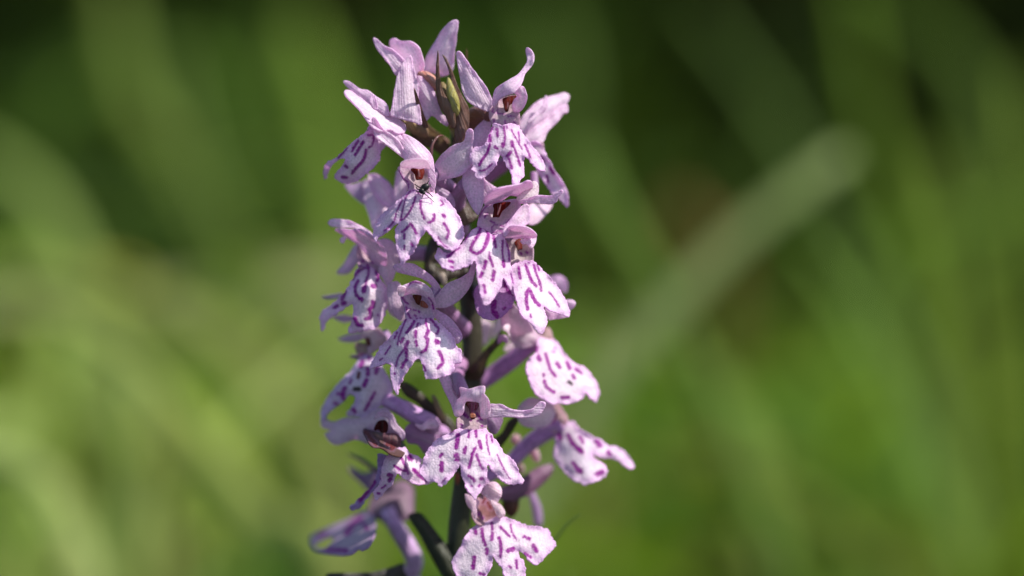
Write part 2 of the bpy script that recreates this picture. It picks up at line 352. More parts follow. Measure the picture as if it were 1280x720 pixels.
# --- right-hand flower behind it
flower(685, 180, 60, 'bloom at upper right edge, seen from the side with two petals swept outward')
S('petal', 'D', '715,560 730,470 790,390 870,310 960,260 1100,220 1170,205 1215,235 1205,290 1150,360 1000,460 880,560 760,640', [(740, 560, 60), (1180, 240, 40)], b=12, col=PINKP, axis=145)
S('petal', 'D', '1185,320 1200,350 1195,410 1160,410 1110,480 1000,600 960,690 900,720 800,730 770,650 850,560 1000,450 1110,360', [(860, 680, 66), (1180, 350, 48)], b=9, col=PINKP, axis=145, curl=2)
S('sepal', 'D', '975,235 1000,250 1000,330 960,400 880,450 830,500 790,505 880,400 945,330 958,270', [(980, 250, 66), (820, 490, 80)], b=3, col=(0.62, 0.45, 0.68), axis=130)
Lp('F', '930,160 985,260 1050,400 1130,520 1190,620 1207,720 1190,790 1120,720 1040,660 960,540 900,450 860,380 800,300 770,200 840,140', [(860, 200, 70), (1190, 740, 45)], marks='26:1020,400 1055,450; 20:990,480 1000,540; 18:930,280 960,340', axis=65)
S('throat', 'F', '780,130 900,120 960,160 940,240 820,240', 66, b=4, col=THR)
ovary('F', [(780, 200, 50, 8), (600, 330, 20, 9), (300, 560, 0, 9), (120, 700, 0, 9)], (0.30, 0.14, 0.28))
Tb('spur', 'F', [(860, 440, 40, 4), (865, 560, 42, 4.5), (860, 680, 50, 4)], (0.62, 0.42, 0.64), mat=M_PETAL)

# --- central flower with the insect
flower(527, 240, 125, 'central upper bloom with a tiny black insect sitting in its throat')
S('throat', 'E', '785,390 900,390 1090,400 1140,500 1140,600 1150,690 1060,700 960,670 890,640 870,560 815,480', [(800, 420, 118), (980, 500, 106), (1120, 520, 118), (1000, 670, 119), (900, 640, 117)], b=3, col=THR, edge=(0.76, 0.55, 0.76), marks='12:790,430 830,500 880,540; 14:885,560 880,600; 12:930,620 940,640; r7:1090,420 1110,460')
S('column', 'E', '912,408 1038,408 1027,500 990,515 958,512 943,460', [(980, 410, 118), (980, 510, 122)], b=4, k=4, col=(0.25, 0.03, 0.02), edge=(0.2, 0.02, 0.015), mid=(0.32, 0.05, 0.03), ruffle=0.3)
Tb('stigma', 'E', [(985, 415, 124, 0.7), (992, 450, 126, 1.1), (998, 490, 125, 0.6)], (0.8, 0.5, 0.42), mat=M_PETAL)
S('hood', 'E', '795,50 880,70 980,130 1080,220 1130,300 1145,400 1162,520 1150,600 1110,640 1092,560 1080,440 1040,380 930,350 850,330 825,270 800,200 785,120', [(800, 80, 112), (950, 250, 136), (1130, 350, 132), (1130, 600, 128)], b=13, k=14, col=LIL, axis=50, mid=(0.80, 0.60, 0.84))
S('petal', 'E', '798,372 830,340 880,325 960,315 1050,318 1085,350 1100,412 1040,402 1000,412 900,396 830,402', [(810, 380, 146), (960, 370, 152), (1080, 390, 146)], b=4, k=5, col=(0.90, 0.82, 0.92), axis=5, curl=1)
Lp('Z2', '490,335 530,325 570,340 620,345 670,375 710,420 740,475 755,520 745,570 720,600 690,615 650,595 610,560 575,520 545,560 520,605 490,650 462,682 445,640 430,580 430,520 440,490 400,520 350,555 338,572 325,530 360,450 420,400 470,350',
   [(500, 340, 124), (570, 340, 128), (620, 345, 124), (580, 430, 142), (330, 555, 118), (465, 675, 156), (750, 560, 146)], axis=90, jag=1.5,
   marks='G@12:905,70 860,130 835,220 820,300 805,360;G@16:955,130 930,210 880,300 840,345 805,362;G@12:820,165 790,225 768,275;G@14:760,300 740,370 690,430 640,470;G@20:1012,170 1005,240 1045,345;G@26:1140,310 1135,360 1085,385;G@22:828,478 870,440 905,400 940,450 965,495;G@20:842,505 842,545;G@16:845,620 840,655;G@20:912,595 928,618;G@14:1205,160 1235,200 1210,215;G@28:1232,315 1245,325;G@22:1240,395 1275,450 1285,490 1268,545;G@9:1180,530 1225,600 1275,635;G@8:930,62 940,66;G@10:975,80 990,95;G@7:1110,170 1120,190')
ovary('Z2', [(600, 250, 112, 8), (640, 280, 90, 9), (700, 350, 50, 10), (740, 450, 0, 10)], (0.36, 0.2, 0.36))
S('petal', 'Z2', '612,310 670,330 700,360 712,400 700,415 665,385 625,345', 92, b=5, col=(0.56, 0.33, 0.66), axis=30)
# insect sitting in its throat is a thing of its own, built further down

# --- blooms behind, on the left, out of focus
flower(480, 265, 20, 'blurred bloom behind, between the upper left bloom and the central one')
S('sepal', 'G', '430,-30 510,-20 560,100 640,190 710,240 640,310 560,430 520,445 490,330 450,220 435,120', [(460, 0, 10), (600, 350, 40)], b=12, col=PINKP, axis=65)
S('hood', 'E', '480,470 560,460 650,510 720,590 755,700 740,790 680,800 600,740 540,660 500,580', [(500, 480, 30), (720, 760, 45)], b=14, col=LIL, axis=55, curl=3)
S('petal', 'E', '775,420 840,470 885,560 870,650 800,740 750,790 740,640 755,500', [(800, 430, 50), (780, 760, 50)], b=9, col=PINKP, axis=95)
S('lip', 'E', '250,570 330,560 420,540 460,600 450,760 370,720 300,650', 5, b=8, col=(0.62, 0.48, 0.70))
ovary('G', [(640, 250, 10, 9), (900, 260, -10, 9), (1300, 330, -10, 9)], (0.42, 0.24, 0.42))

# --- centre right flower with the broad streaked lip
flower(622, 290, 125, 'middle bloom with the broadest streaked lip and a thin petal pointing right')
S('sepal', 'Z2', '612,215 650,160 700,120 750,100 763,55 780,40 797,60 792,140 792,205 752,250 720,268 670,278 628,286 618,260', [(620, 260, 108), (780, 50, 128), (780, 200, 122)], b=7, col=LIL, axis=140, curl=1.5, mid=(0.66, 0.50, 0.72))
S('sepal', 'Z2', '745,270 757,235 800,215 842,270 846,330 845,390 830,430 818,448 795,420 768,370 746,310', [(790, 230, 108), (820, 430, 116)], b=6, col=(0.58, 0.38, 0.66), axis=90)
S('petal', 'H', '510,-60 530,-40 620,20 640,40 560,90 515,190', 96, b=4, col=PINKP, axis=60)
S('throat', 'H', '470,320 520,220 600,190 700,170 850,150 890,230 850,330 800,400 740,430 715,520 650,505 600,505 560,475 500,440 455,420', [(480, 400, 118), (680, 260, 100), (860, 230, 116), (650, 500, 121), (620, 400, 110)], b=3, col=THR, edge=(0.72, 0.50, 0.74), mid=(0.72, 0.56, 0.64), marks='9:475,330 500,275 550,215; 12:555,292 525,335; 12:585,370 625,388; 10:870,265 800,360 745,388; 8:600,470 600,430 620,410 655,408; 10:685,415 720,425; 8:655,470 700,470 700,490; 8:600,490 640,480; 26:770,375 790,365')
S('column', 'H', '622,197 780,178 762,222 705,272 672,332 640,330 608,330 618,255', [(700, 190, 114), (640, 320, 118)], b=5, k=5, col=(0.20, 0.02, 0.018), edge=(0.15, 0.014, 0.012), mid=(0.27, 0.03, 0.03), ruffle=0.3)
Tb('stigma', 'H', [(690, 200, 121, 0.6), (672, 260, 124, 1.1), (656, 305, 123, 0.8)], (0.75, 0.42, 0.36), mat=M_PETAL)
S('hood', 'H', '520,195 540,130 600,70 700,40 810,20 900,0 950,-25 1000,-15 1010,70 960,120 900,140 850,128 780,120 700,170 620,190 545,218', [(530, 200, 120), (700, 90, 142), (980, 20, 130)], b=9, k=9, col=LIL, axis=165, curl=1.5, mid=(0.74, 0.55, 0.78))
S('petal', 'H', '845,140 900,90 960,30 1010,-30 1062,0 1062,110 1010,150 880,180', [(860, 150, 122), (1040, 0, 118)], b=6, col=(0.80, 0.70, 0.78), axis=140)
S('petal', 'H', '860,175 950,145 1060,115 1180,115 1230,90 1290,58 1308,85 1255,140 1245,178 1180,203 1050,190 940,197 870,197', [(860, 185, 126), (1300, 70, 138)], b=5, k=5, col=LIL, axis=5, curl=1.5, mid=(0.80, 0.66, 0.82))
Lp('J', '418,-125 470,-90 533,-54 600,-54 631,-40 660,10 690,90 700,200 725,330 752,470 720,480 680,420 650,350 628,340 615,420 570,500 520,560 490,580 455,560 430,480 410,400 400,280 385,190 340,215 280,245 190,270 110,250 60,200 25,150 35,120 60,70 130,120 200,90 250,50 290,0 330,-60 370,-100',
   [(420, -120, 128), (630, -50, 130), (500, 100, 148), (490, 575, 162), (30, 140, 148), (745, 470, 130), (690, 100, 128)], axis=88, jag=1.5,
   marks='24:485,-95 500,-50 497,0 470,60 425,112 380,118 345,85 360,35 395,-20 420,-60 428,-110;26:300,-15 322,-70;14:322,-70 360,-105 400,-118;26:140,148 180,112;12:180,112 245,70;24:152,185 185,196;14:165,238 188,246;22:545,-36 557,15 566,60;9:511,105 511,150;20:512,150 540,232;28:478,190 462,250;26:447,295 430,325;26:552,278 540,355;22:462,405 472,468;15:630,10 625,100 635,190;26:634,190 638,232;12:662,10 680,90 686,180;9:700,300 722,380;H@12:500,400 485,450 450,500;H@20:550,470 555,530 530,600;H@8:590,480 600,490')
S('petal', 'H', '795,345 860,260 920,205 968,210 985,330 962,390 900,425 800,445 735,530 712,470 745,400', [(970, 220, 132), (720, 500, 148)], b=8, k=9, col=LIL, axis=130, curl=1.5, mid=(0.76, 0.60, 0.80))
ovary('Z2', [(760, 300, 104, 8), (720, 380, 60, 10), (740, 520, 10, 10)], (0.36, 0.2, 0.36))

# --- lip below the broad one, its shade put into a darker lilac
flower(620, 375, 95, 'shaded bloom tucked under the broadest lip, only its lilac lip in view')
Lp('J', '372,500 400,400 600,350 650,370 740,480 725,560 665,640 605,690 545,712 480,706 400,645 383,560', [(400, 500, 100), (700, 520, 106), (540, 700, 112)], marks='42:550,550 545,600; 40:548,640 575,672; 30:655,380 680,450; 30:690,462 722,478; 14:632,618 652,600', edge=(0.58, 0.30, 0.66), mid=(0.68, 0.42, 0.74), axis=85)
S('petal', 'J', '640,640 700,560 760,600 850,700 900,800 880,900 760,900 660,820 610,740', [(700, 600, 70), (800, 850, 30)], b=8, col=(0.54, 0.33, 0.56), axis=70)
ovary('J', [(560, 480, 80, 9), (460, 440, 30, 10), (420, 520, -10, 10)], (0.3, 0.17, 0.3))

# --- right flower
flower(665, 340, 110, 'right-hand bloom in mid height with long pointed lip lobes')
S('throat', 'H', '755,560 820,545 900,555 980,570 1010,650 1010,740 1000,810 880,835 750,830 760,720', [(790, 580, 108), (880, 640, 92), (990, 640, 106), (880, 820, 109)], b=3, col=(0.62, 0.50, 0.55), marks='16:945,680 955,688; 16:885,690 895,700;12:900,790 910,800; 10:850,790 880,780; 12:940,775 960,780')
S('column', 'H', '818,555 887,548 905,640 880,650 858,660 838,620', [(850, 560, 102), (870, 640, 108)], b=4, k=4, col=(0.22, 0.03, 0.02), edge=(0.16, 0.02, 0.016), mid=(0.30, 0.05, 0.03), ruffle=0.3)
S('hood', 'H', '722,520 765,440 830,422 920,430 990,458 1046,508 1042,535 985,545 900,545 800,556 735,570', [(730, 540, 118), (900, 480, 138), (1040, 520, 124)], b=8, k=8, col=LIL, axis=5, curl=1.2, mid=(0.80, 0.64, 0.82))
S('petal', 'H', '890,565 940,540 1000,535 1042,525 1040,580 1010,635 985,642 955,605 915,600', [(900, 570, 126), (1030, 560, 114)], b=5, col=PINKP, axis=140)
Lp('J', '710,215 760,200 820,182 880,182 920,200 960,240 1040,320 1110,400 1160,480 1200,560 1228,660 1200,680 1130,655 1050,630 995,590 1005,640 1028,700 1015,760 985,832 940,822 900,780 860,730 800,680 770,600 740,500 715,400 700,300',
   [(720, 220, 116), (880, 190, 116), (850, 420, 131), (960, 820, 146), (1210, 660, 104), (1050, 400, 106)], axis=75, jag=1.4,
   marks='20:768,240 785,340;22:830,220 860,300 885,360 925,410;18:905,225 930,310 960,380 970,450;10:935,222 955,270;26:850,612 838,550 843,480 862,438 890,490 915,540 952,580;13:1040,460 1090,525 1130,590;14:872,662 882,686;9:860,200 862,205')
S('sepal', 'J', '1000,605 1100,650 1222,665 1180,692 1080,707 1030,705', 84, b=4, col=(0.66, 0.40, 0.72), axis=10)
S('sepal', 'J', '1180,545 1230,528 1270,545 1278,575 1250,612 1200,622', 74, b=5, col=PINKP, axis=10)
ovary('H', [(760, 500, 118, 8), (700, 560, 80, 10), (600, 700, 10, 10)], (0.36, 0.2, 0.36))

flower(695, 350, -10, 'strongly blurred bloom tip peeping out behind the right-hand bloom')
S('lip', 'J', '1030,345 1100,312 1170,328 1208,400 1192,470 1140,450 1080,400', 0, b=10, col=(0.74, 0.54, 0.78), mark_col=PURPLE)
S('sepal', 'H', '960,230 1010,190 1080,200 1190,190 1200,230 1130,320 1060,390 980,410 950,350', [(960, 300, 60), (1190, 200, 30)], b=9, k=12, col=(0.70, 0.50, 0.72), axis=140)
ovary('J', [(1060, 380, -10, 8), (800, 420, -30, 9), (460, 520, -20, 9)], (0.36, 0.2, 0.36))

# --- left middle flower
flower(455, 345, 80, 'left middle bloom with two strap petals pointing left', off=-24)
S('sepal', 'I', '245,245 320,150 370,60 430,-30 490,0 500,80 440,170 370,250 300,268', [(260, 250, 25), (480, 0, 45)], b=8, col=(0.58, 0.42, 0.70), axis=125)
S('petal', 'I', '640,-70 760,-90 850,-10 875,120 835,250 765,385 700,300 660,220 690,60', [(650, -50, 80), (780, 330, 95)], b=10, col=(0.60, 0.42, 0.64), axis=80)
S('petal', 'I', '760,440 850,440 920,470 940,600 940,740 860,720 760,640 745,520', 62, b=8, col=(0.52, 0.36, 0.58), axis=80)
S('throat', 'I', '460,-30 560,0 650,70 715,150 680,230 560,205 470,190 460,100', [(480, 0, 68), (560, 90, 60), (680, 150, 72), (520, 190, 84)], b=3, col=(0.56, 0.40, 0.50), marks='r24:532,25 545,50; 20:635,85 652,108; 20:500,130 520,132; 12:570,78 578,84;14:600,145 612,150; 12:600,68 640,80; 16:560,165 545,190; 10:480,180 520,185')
S('petal', 'G', '82,385 110,352 180,348 280,363 380,402 460,446 515,490 545,560 460,520 380,460 330,440 240,437 170,434 110,425', [(90, 390, 92), (530, 530, 100)], b=5, k=5, col=PINKP, axis=20, curl=1.5, mid=(0.88, 0.76, 0.90))
S('hood', 'G', '145,460 200,450 300,462 400,458 480,498 560,560 640,650 662,760 640,830 560,810 500,740 430,670 370,605 300,560 220,510', [(150, 460, 88), (400, 530, 112), (640, 800, 96)], b=9, k=10, col=LIL, axis=35, curl=1)
S('sepal', 'G', '198,555 220,530 262,528 245,575 235,592 205,586', 90, b=3, col=PINKP)
Lp('I', '480,180 560,180 640,220 700,330 750,400 757,500 745,620 705,720 640,800 560,825 460,842 372,850 365,800 400,720 410,600 400,560 330,600 230,660 160,720 110,815 88,800 82,660 160,590 220,540 330,430 400,320 430,240',
   [(500, 190, 86), (620, 210, 90), (560, 450, 112), (450, 830, 106), (90, 780, 72), (740, 600, 96)], axis=100,
   marks='22:568,190 500,210 440,260 410,310;26:460,330 432,390 438,460 478,508;38:482,510 496,516;22:562,200 565,250 545,320 530,390;38:525,400 520,430;24:635,230 662,290 650,330;42:612,380 628,382;32:330,440 300,512;32:328,550 305,556;28:252,580 225,596;34:615,540 605,590 575,610 588,660 575,700 540,708;34:430,700 440,735 465,770 500,775;14:658,670 662,674')
S('sepal', 'I', '100,485 240,458 305,452 260,500 150,512', 35, b=4, col=(0.6, 0.42, 0.68), axis=0)
S('petal', 'I', '200,685 300,668 425,690 400,735 300,745', 30, b=4, col=(0.55, 0.38, 0.62), axis=0)
ovary('I', [(700, 20, 70, 8), (820, 60, 50, 10), (1100, 60, 20, 10), (1450, 120, 0, 10)], (0.40, 0.24, 0.42))

# --- central left flower, mostly shaded by the ones above
flower(525, 385, 125, 'bloom left of centre with a wide scalloped lip, half in the shade of the one above')
S('petal', 'L', '250,-60 330,-90 450,-85 560,-20 650,50 722,150 705,220 665,270 640,150 540,70 400,30 290,0', [(270, -60, 122), (690, 200, 112)], b=9, k=10, col=(0.66, 0.42, 0.72), axis=35)
S('petal', 'L', '190,240 200,130 280,90 330,130 340,240 370,380 320,480 230,380', 88, b=8, col=(0.58, 0.40, 0.64), axis=85)
S('throat', 'L', '335,235 450,225 560,232 620,290 668,380 668,450 620,465 560,462 470,490 395,475 375,420 365,350', [(350, 250, 116), (500, 290, 102), (650, 350, 112), (480, 480, 120)], b=3, col=(0.66, 0.52, 0.62), edge=(0.6, 0.42, 0.64), marks='14:345,250 365,290 402,320;14:383,353 388,358;14:384,374 388,379;12:420,368 424,374;14:455,378 480,382;16:508,390 514,400;20:400,420 412,435;14:420,455 428,460;14:465,432 478,440;12:490,460 486,480;10:440,484 446,488;14:600,255 635,290 655,370;9:520,455 526,460')
S('column', 'L', '448,230 532,233 524,300 508,325 485,315 465,280', [(490, 240, 112), (500, 310, 116)], b=4, k=4, col=(0.16, 0.04, 0.02), edge=(0.11, 0.02, 0.012), mid=(0.28, 0.09, 0.03), ruffle=0.3)
S('stigma', 'L', '500,310 545,285 590,320 600,352 545,352', 113, b=3, k=4, col=(0.46, 0.20, 0.14))
S('hood', 'L', '298,222 330,160 400,112 480,93 560,118 630,180 664,260 678,350 668,440 648,420 612,300 560,245 480,226 400,226 340,245', [(310, 220, 138), (480, 130, 146), (660, 420, 124)], b=8, k=7, col=(0.68, 0.48, 0.74), axis=20, marks='9:400,145 425,110 470,98 530,108;12:610,262 640,300 656,372', curl=1)
S('petal', 'L', '286,180 305,150 340,145 378,160 372,205 350,240 312,238 300,205', 148, b=4, col=(0.92, 0.86, 0.92), ruffle=3)
Lp('L', '380,470 470,480 560,462 640,460 700,500 780,570 850,650 880,730 905,765 930,800 933,890 868,922 865,985 800,1030 690,1065 592,1072 568,1045 545,940 520,880 490,865 460,890 400,980 350,1050 310,1150 288,1222 268,1190 230,1080 217,980 232,930 180,915 120,930 20,970 18,940 60,850 130,740 250,620 320,540',
   [(400, 475, 128), (640, 465, 128), (500, 700, 144), (285, 1215, 152), (920, 880, 146), (20, 950, 114), (600, 1060, 158)], axis=92, jag=1.7,
   marks='13:385,465 350,540 320,620 300,690 298,725;24:462,492 430,550 388,605;28:477,598 473,650;16:502,515 487,545;8:523,520 528,524;18:578,455 583,530 602,590;28:602,590 575,655;24:600,670 590,740 578,775;26:575,780 535,800;20:615,460 668,520 705,570 690,618;42:688,695 698,702;14:292,608 265,662;26:352,662 330,700;30:400,700 375,745;15:375,745 335,810 300,860 278,942;28:383,780 385,842;26:388,878 365,900 338,958;24:478,690 487,735;13:225,740 170,825;15:142,865 118,882;28:712,795 738,855 748,910 700,960;18:550,930 575,985;14:268,1010 272,1020')
S('sepal', 'L', '670,370 740,405 800,440 870,510 930,600 945,665 890,720 850,650 780,570 700,490 655,440', [(680, 400, 112), (930, 660, 116)], b=7, k=10, col=(0.62, 0.36, 0.70), axis=45)
S('sepal', 'J', '20,530 60,470 130,390 200,360 270,330 320,290 350,220 385,195 383,260 362,350 330,430 280,500 210,560 130,600 60,607 22,600', [(30, 590, 112), (380, 210, 128)], b=7, k=13, col=(0.62, 0.44, 0.68), axis=145, curl=1)
ovary('L', [(660, 200, 112, 8), (720, 260, 90, 10), (800, 400, 50, 10), (1000, 600, 0, 10)], (0.34, 0.18, 0.34))

# --- left lower flower, its shade put into dimmer hood and lip colours
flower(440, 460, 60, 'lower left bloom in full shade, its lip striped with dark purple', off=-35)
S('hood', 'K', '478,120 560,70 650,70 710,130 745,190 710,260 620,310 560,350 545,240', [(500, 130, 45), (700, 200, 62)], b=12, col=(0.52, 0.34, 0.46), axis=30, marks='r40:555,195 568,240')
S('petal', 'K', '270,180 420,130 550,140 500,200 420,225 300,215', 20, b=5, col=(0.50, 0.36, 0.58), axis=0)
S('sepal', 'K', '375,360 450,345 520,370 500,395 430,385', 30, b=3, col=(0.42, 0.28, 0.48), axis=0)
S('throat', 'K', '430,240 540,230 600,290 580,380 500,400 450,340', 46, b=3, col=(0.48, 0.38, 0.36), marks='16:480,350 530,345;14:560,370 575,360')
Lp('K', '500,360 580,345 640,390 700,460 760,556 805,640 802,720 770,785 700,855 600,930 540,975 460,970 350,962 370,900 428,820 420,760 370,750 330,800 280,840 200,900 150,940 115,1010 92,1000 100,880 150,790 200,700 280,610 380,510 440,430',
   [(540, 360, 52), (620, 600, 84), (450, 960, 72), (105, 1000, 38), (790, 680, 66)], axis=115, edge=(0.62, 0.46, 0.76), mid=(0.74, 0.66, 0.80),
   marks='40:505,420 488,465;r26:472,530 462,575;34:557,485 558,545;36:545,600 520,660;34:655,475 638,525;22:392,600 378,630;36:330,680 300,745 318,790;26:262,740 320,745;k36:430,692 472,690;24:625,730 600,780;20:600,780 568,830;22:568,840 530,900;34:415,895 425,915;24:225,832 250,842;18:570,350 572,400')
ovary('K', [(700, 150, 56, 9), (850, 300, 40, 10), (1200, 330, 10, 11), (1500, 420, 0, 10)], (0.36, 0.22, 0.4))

# --- lower left flower with dark throat
flower(465, 560, 70, 'lower left bloom with a dark red-brown throat and a small white lip')
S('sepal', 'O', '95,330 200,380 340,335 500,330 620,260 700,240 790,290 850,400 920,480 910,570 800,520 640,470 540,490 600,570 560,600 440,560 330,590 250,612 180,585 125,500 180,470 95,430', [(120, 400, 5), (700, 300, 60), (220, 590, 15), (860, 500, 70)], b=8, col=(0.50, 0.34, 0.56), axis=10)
S('throat', 'O', '515,450 640,420 760,440 850,490 900,560 940,650 900,720 790,700 700,640 600,620 545,540', [(540, 470, 66), (760, 560, 60), (900, 660, 90)], b=3, col=(0.16, 0.08, 0.08), mid=(0.17,0.09,0.09), edge=(0.11, 0.05, 0.045), marks='r30:540,480 600,560 640,600; r40:760,600 840,580 800,640')
S('column', 'O', '620,440 660,372 735,362 762,420 752,480 715,500 665,462 630,465', [(650, 400, 84), (740, 500, 84)], b=5, k=5, col=(0.05, 0.010, 0.012), edge=(0.07, 0.012, 0.014), mid=(0.05, 0.01, 0.012))  # dark sheet for the deep throat opening, red-brown with its shade put in
S('stigma', 'O', '700,500 770,490 850,500 890,560 870,640 800,600 730,590', 86, b=4, k=4, col=(0.30, 0.17, 0.19))
S('hood', 'O', '620,350 640,290 720,270 800,310 850,400 925,480 905,560 860,500 790,430 760,350 700,325', [(640, 320, 84), (900, 540, 88)], b=6, k=6, col=(0.52, 0.32, 0.56), axis=50, curl=1)
Lp('S', '740,60 830,90 800,200 765,330 690,430 605,540 545,610 475,625 462,595 555,500 640,420 700,330 735,220', [(800, 80, 88), (470, 610, 66)], marks='34:825,130 780,300;40:700,340 560,520; 16:790,380 740,440', edge=(0.50, 0.34, 0.68), mid=(0.42, 0.28, 0.58), axis=125)
Lp('S', '895,20 960,-10 1020,0 1060,50 1150,90 1190,180 1232,320 1285,350 1165,368 1060,342 980,292 930,262 900,340 820,430 728,522 703,490 700,440 760,350 770,250 790,150 830,80', [(950, 20, 98), (950, 150, 112), (715, 500, 100), (1260, 345, 92), (1100, 120, 96)],
   marks='22:960,70 1000,150 1042,255;20:902,175 960,215 1015,232;42:1055,85 1068,112;36:848,270 872,276;28:868,310 850,332;34:1100,220 1160,280 1225,322;16:780,400 815,375;18:738,452 755,456', axis=110)
S('sepal', 'O', '925,480 960,410 1035,385 1150,400 1270,420 1285,560 1220,660 1130,700 1060,610 960,590', [(960, 450, 55), (1240, 520, 35)], b=8, col=(0.44, 0.28, 0.48), axis=20)  # lilac lowered here, shade put into the sepal colour
S('petal', 'O', '1033,398 1090,410 1130,385 1180,352 1240,355 1275,410 1235,445 1150,448 1112,468 1060,440', [(1040, 400, 66), (1260, 400, 58)], b=5, col=PINKP, ruffle=3, axis=20)
ovary('O', [(700, 150, 30, 9), (860, 220, 40, 10), (1020, 310, 45, 11), (1180, 390, 45, 11), (1240, 460, 20, 9), (1480, 520, 0, 9)], (0.46, 0.26, 0.48))

# --- lower centre flower, the clearest one
flower(590, 545, 128, 'lower centre bloom facing straight forward with an evenly three-lobed lip')
S('petal', 'Q', '220,-20 320,-10 360,80 400,180 432,240 400,300 385,390 350,290 290,160', [(260, 0, 80), (400, 300, 110)], b=6, col=LIL, axis=65)
S('throat', 'Q', '470,250 640,262 665,420 705,430 705,520 690,540 590,545 480,540 415,530 412,430 450,390', [(480, 300, 112), (560, 340, 100), (660, 330, 112), (430, 500, 116), (690, 500, 116), (580, 540, 120)], b=3, col=(0.58, 0.44, 0.50), marks='20:500,388 520,412;20:470,350 485,375;16:608,375 650,430;12:650,430 662,440;14:462,360 490,405;16:452,485 460,495;16:448,518 456,528;16:655,496 665,500;14:540,440 550,446;10:612,446 620,450')  # base tone lowered to stand in for shade under the hood
S('column', 'Q', '488,258 632,262 615,320 592,365 590,420 545,420 528,330', [(550, 270, 110), (570, 410, 118)], b=4, k=4, col=(0.24, 0.06, 0.03), edge=(0.14, 0.03, 0.02), mid=(0.38, 0.12, 0.06), ruffle=0.3, marks='r9:545,285 550,340;r9:575,280 572,345;r9:600,290 590,340', mark_col=RUST)
S('stigma', 'Q', '545,380 590,380 596,410 560,420 540,410', 121, b=2, k=3, col=(0.66, 0.36, 0.22))
S('hood', 'Q', '430,118 460,115 510,130 560,120 600,108 645,98 690,105 692,150 680,180 722,220 742,290 747,345 735,400 702,425 655,425 640,330 628,272 560,257 500,257 482,300 470,380 420,412 385,392 383,310 408,240 445,200', [(450, 130, 132), (570, 200, 150), (400, 390, 128), (720, 400, 128)], b=9, k=7, col=(0.80, 0.62, 0.84), axis=90, curl=1, ruffle=2.2)
Lp('Q', '410,525 480,530 590,535 695,530 760,590 830,680 880,770 930,800 1000,880 1035,970 1082,1040 1060,1075 950,1085 870,1060 800,990 740,910 716,870 716,940 700,1050 650,1150 595,1232 560,1200 500,1110 460,1010 445,900 432,890 400,960 330,1040 310,1070 255,1108 220,1090 212,1068 120,1060 90,1030 36,960 60,870 90,800 100,760 200,640 330,570',
   [(420, 525, 128), (690, 525, 128), (580, 720, 146), (595, 1225, 162), (40, 960, 144), (1075, 1050, 142), (220, 700, 134)], axis=90, jag=1.5,
   marks='22:528,545 525,610;22:600,545 602,605;38:422,590 402,712;44:402,790 412,830;24:262,780 240,805;36:256,870 256,945;28:495,715 483,770;26:590,720 560,790 548,850 530,915;30:632,655 650,722;20:605,785 630,850 645,900 668,932;13:706,590 712,680 735,785;15:750,600 765,660;13:812,790 850,870 880,935;8:880,935 940,1030;26:528,1000 560,1020 582,1050;26:645,1030 665,1026;14:552,1100 560,1104;18:628,1105 636,1090;14:375,550 350,562;9:260,1065 300,1020')
S('sepal', 'Q', '735,292 800,280 860,285 950,330 1080,345 1160,330 1220,270 1260,250 1295,280 1252,370 1180,412 1080,417 900,412 780,415 720,402', [(740, 350, 118), (1280, 280, 120)], b=6, k=8, col=LIL, axis=5, curl=1.5, mid=(0.82, 0.70, 0.84))
S('sepal', 'Q', '700,410 860,415 850,500 800,580 740,560 705,480', 70, b=6, col=(0.44, 0.30, 0.48), axis=60)
ovary('Q', [(480, 180, 118, 8), (440, 100, 95, 9), (400, 0, 50, 10), (440, -120, 10, 10)], (0.32, 0.16, 0.30))

# --- right flower, upper of the two
flower(690, 440, 30, 'right bloom at mid height seen from the side, above the lowest right one')
S('sepal', 'N', '270,40 400,-10 490,0 560,110 620,170 600,230 500,270 380,280 300,200 280,110', [(300, 100, 30), (580, 180, 25)], b=10, col=(0.60, 0.40, 0.60), axis=20)
S('throat', 'N', '590,120 650,70 705,90 735,190 720,240 620,250 570,190', 22, b=6, col=(0.62, 0.46, 0.46))
Lp('N', '590,180 690,160 770,220 850,330 950,430 1060,480 1130,570 1180,640 1192,740 1170,815 1145,815 1100,770 1060,720 1040,760 1000,800 900,840 800,835 740,847 640,800 540,720 490,600 458,450 500,380 555,320 575,240',
   [(640, 180, 25), (800, 500, 50), (700, 830, 66), (1180, 790, 34), (1000, 780, 44)], axis=50, jag=1.4,
   marks='38:585,370 598,395;26:658,340 680,420 705,500;26:720,520 752,560;36:770,430 795,470;34:872,430 898,482;26:958,490 1012,530;26:928,550 946,582;20:640,545 636,560;26:645,610 665,670 740,722;30:820,775 885,772;26:572,275 565,310;14:748,280 756,284;14:728,312 742,320;k24:885,620 915,638')
Tb('petal', 'N', [(185, 230, 50, 2), (215, 180, 56, 4), (255, 190, 58, 4), (270, 220, 55, 2.5)], (0.5, 0.34, 0.5), mat=M_PETAL)
S('petal', 'N', '235,70 270,40 302,60 292,110 302,150 290,170 268,125 238,105', 66, b=3, col=(0.90, 0.80, 0.88), ruffle=2.5)
S('petal', 'N', '235,300 290,225 370,212 340,265 285,312', -5, b=5, col=(0.86, 0.76, 0.82))
ovary('N', [(620, 190, 20, 9), (480, 270, 10, 10), (320, 400, 0, 11), (160, 520, -10, 11), (0, 640, -10, 9)], (0.44, 0.22, 0.46))

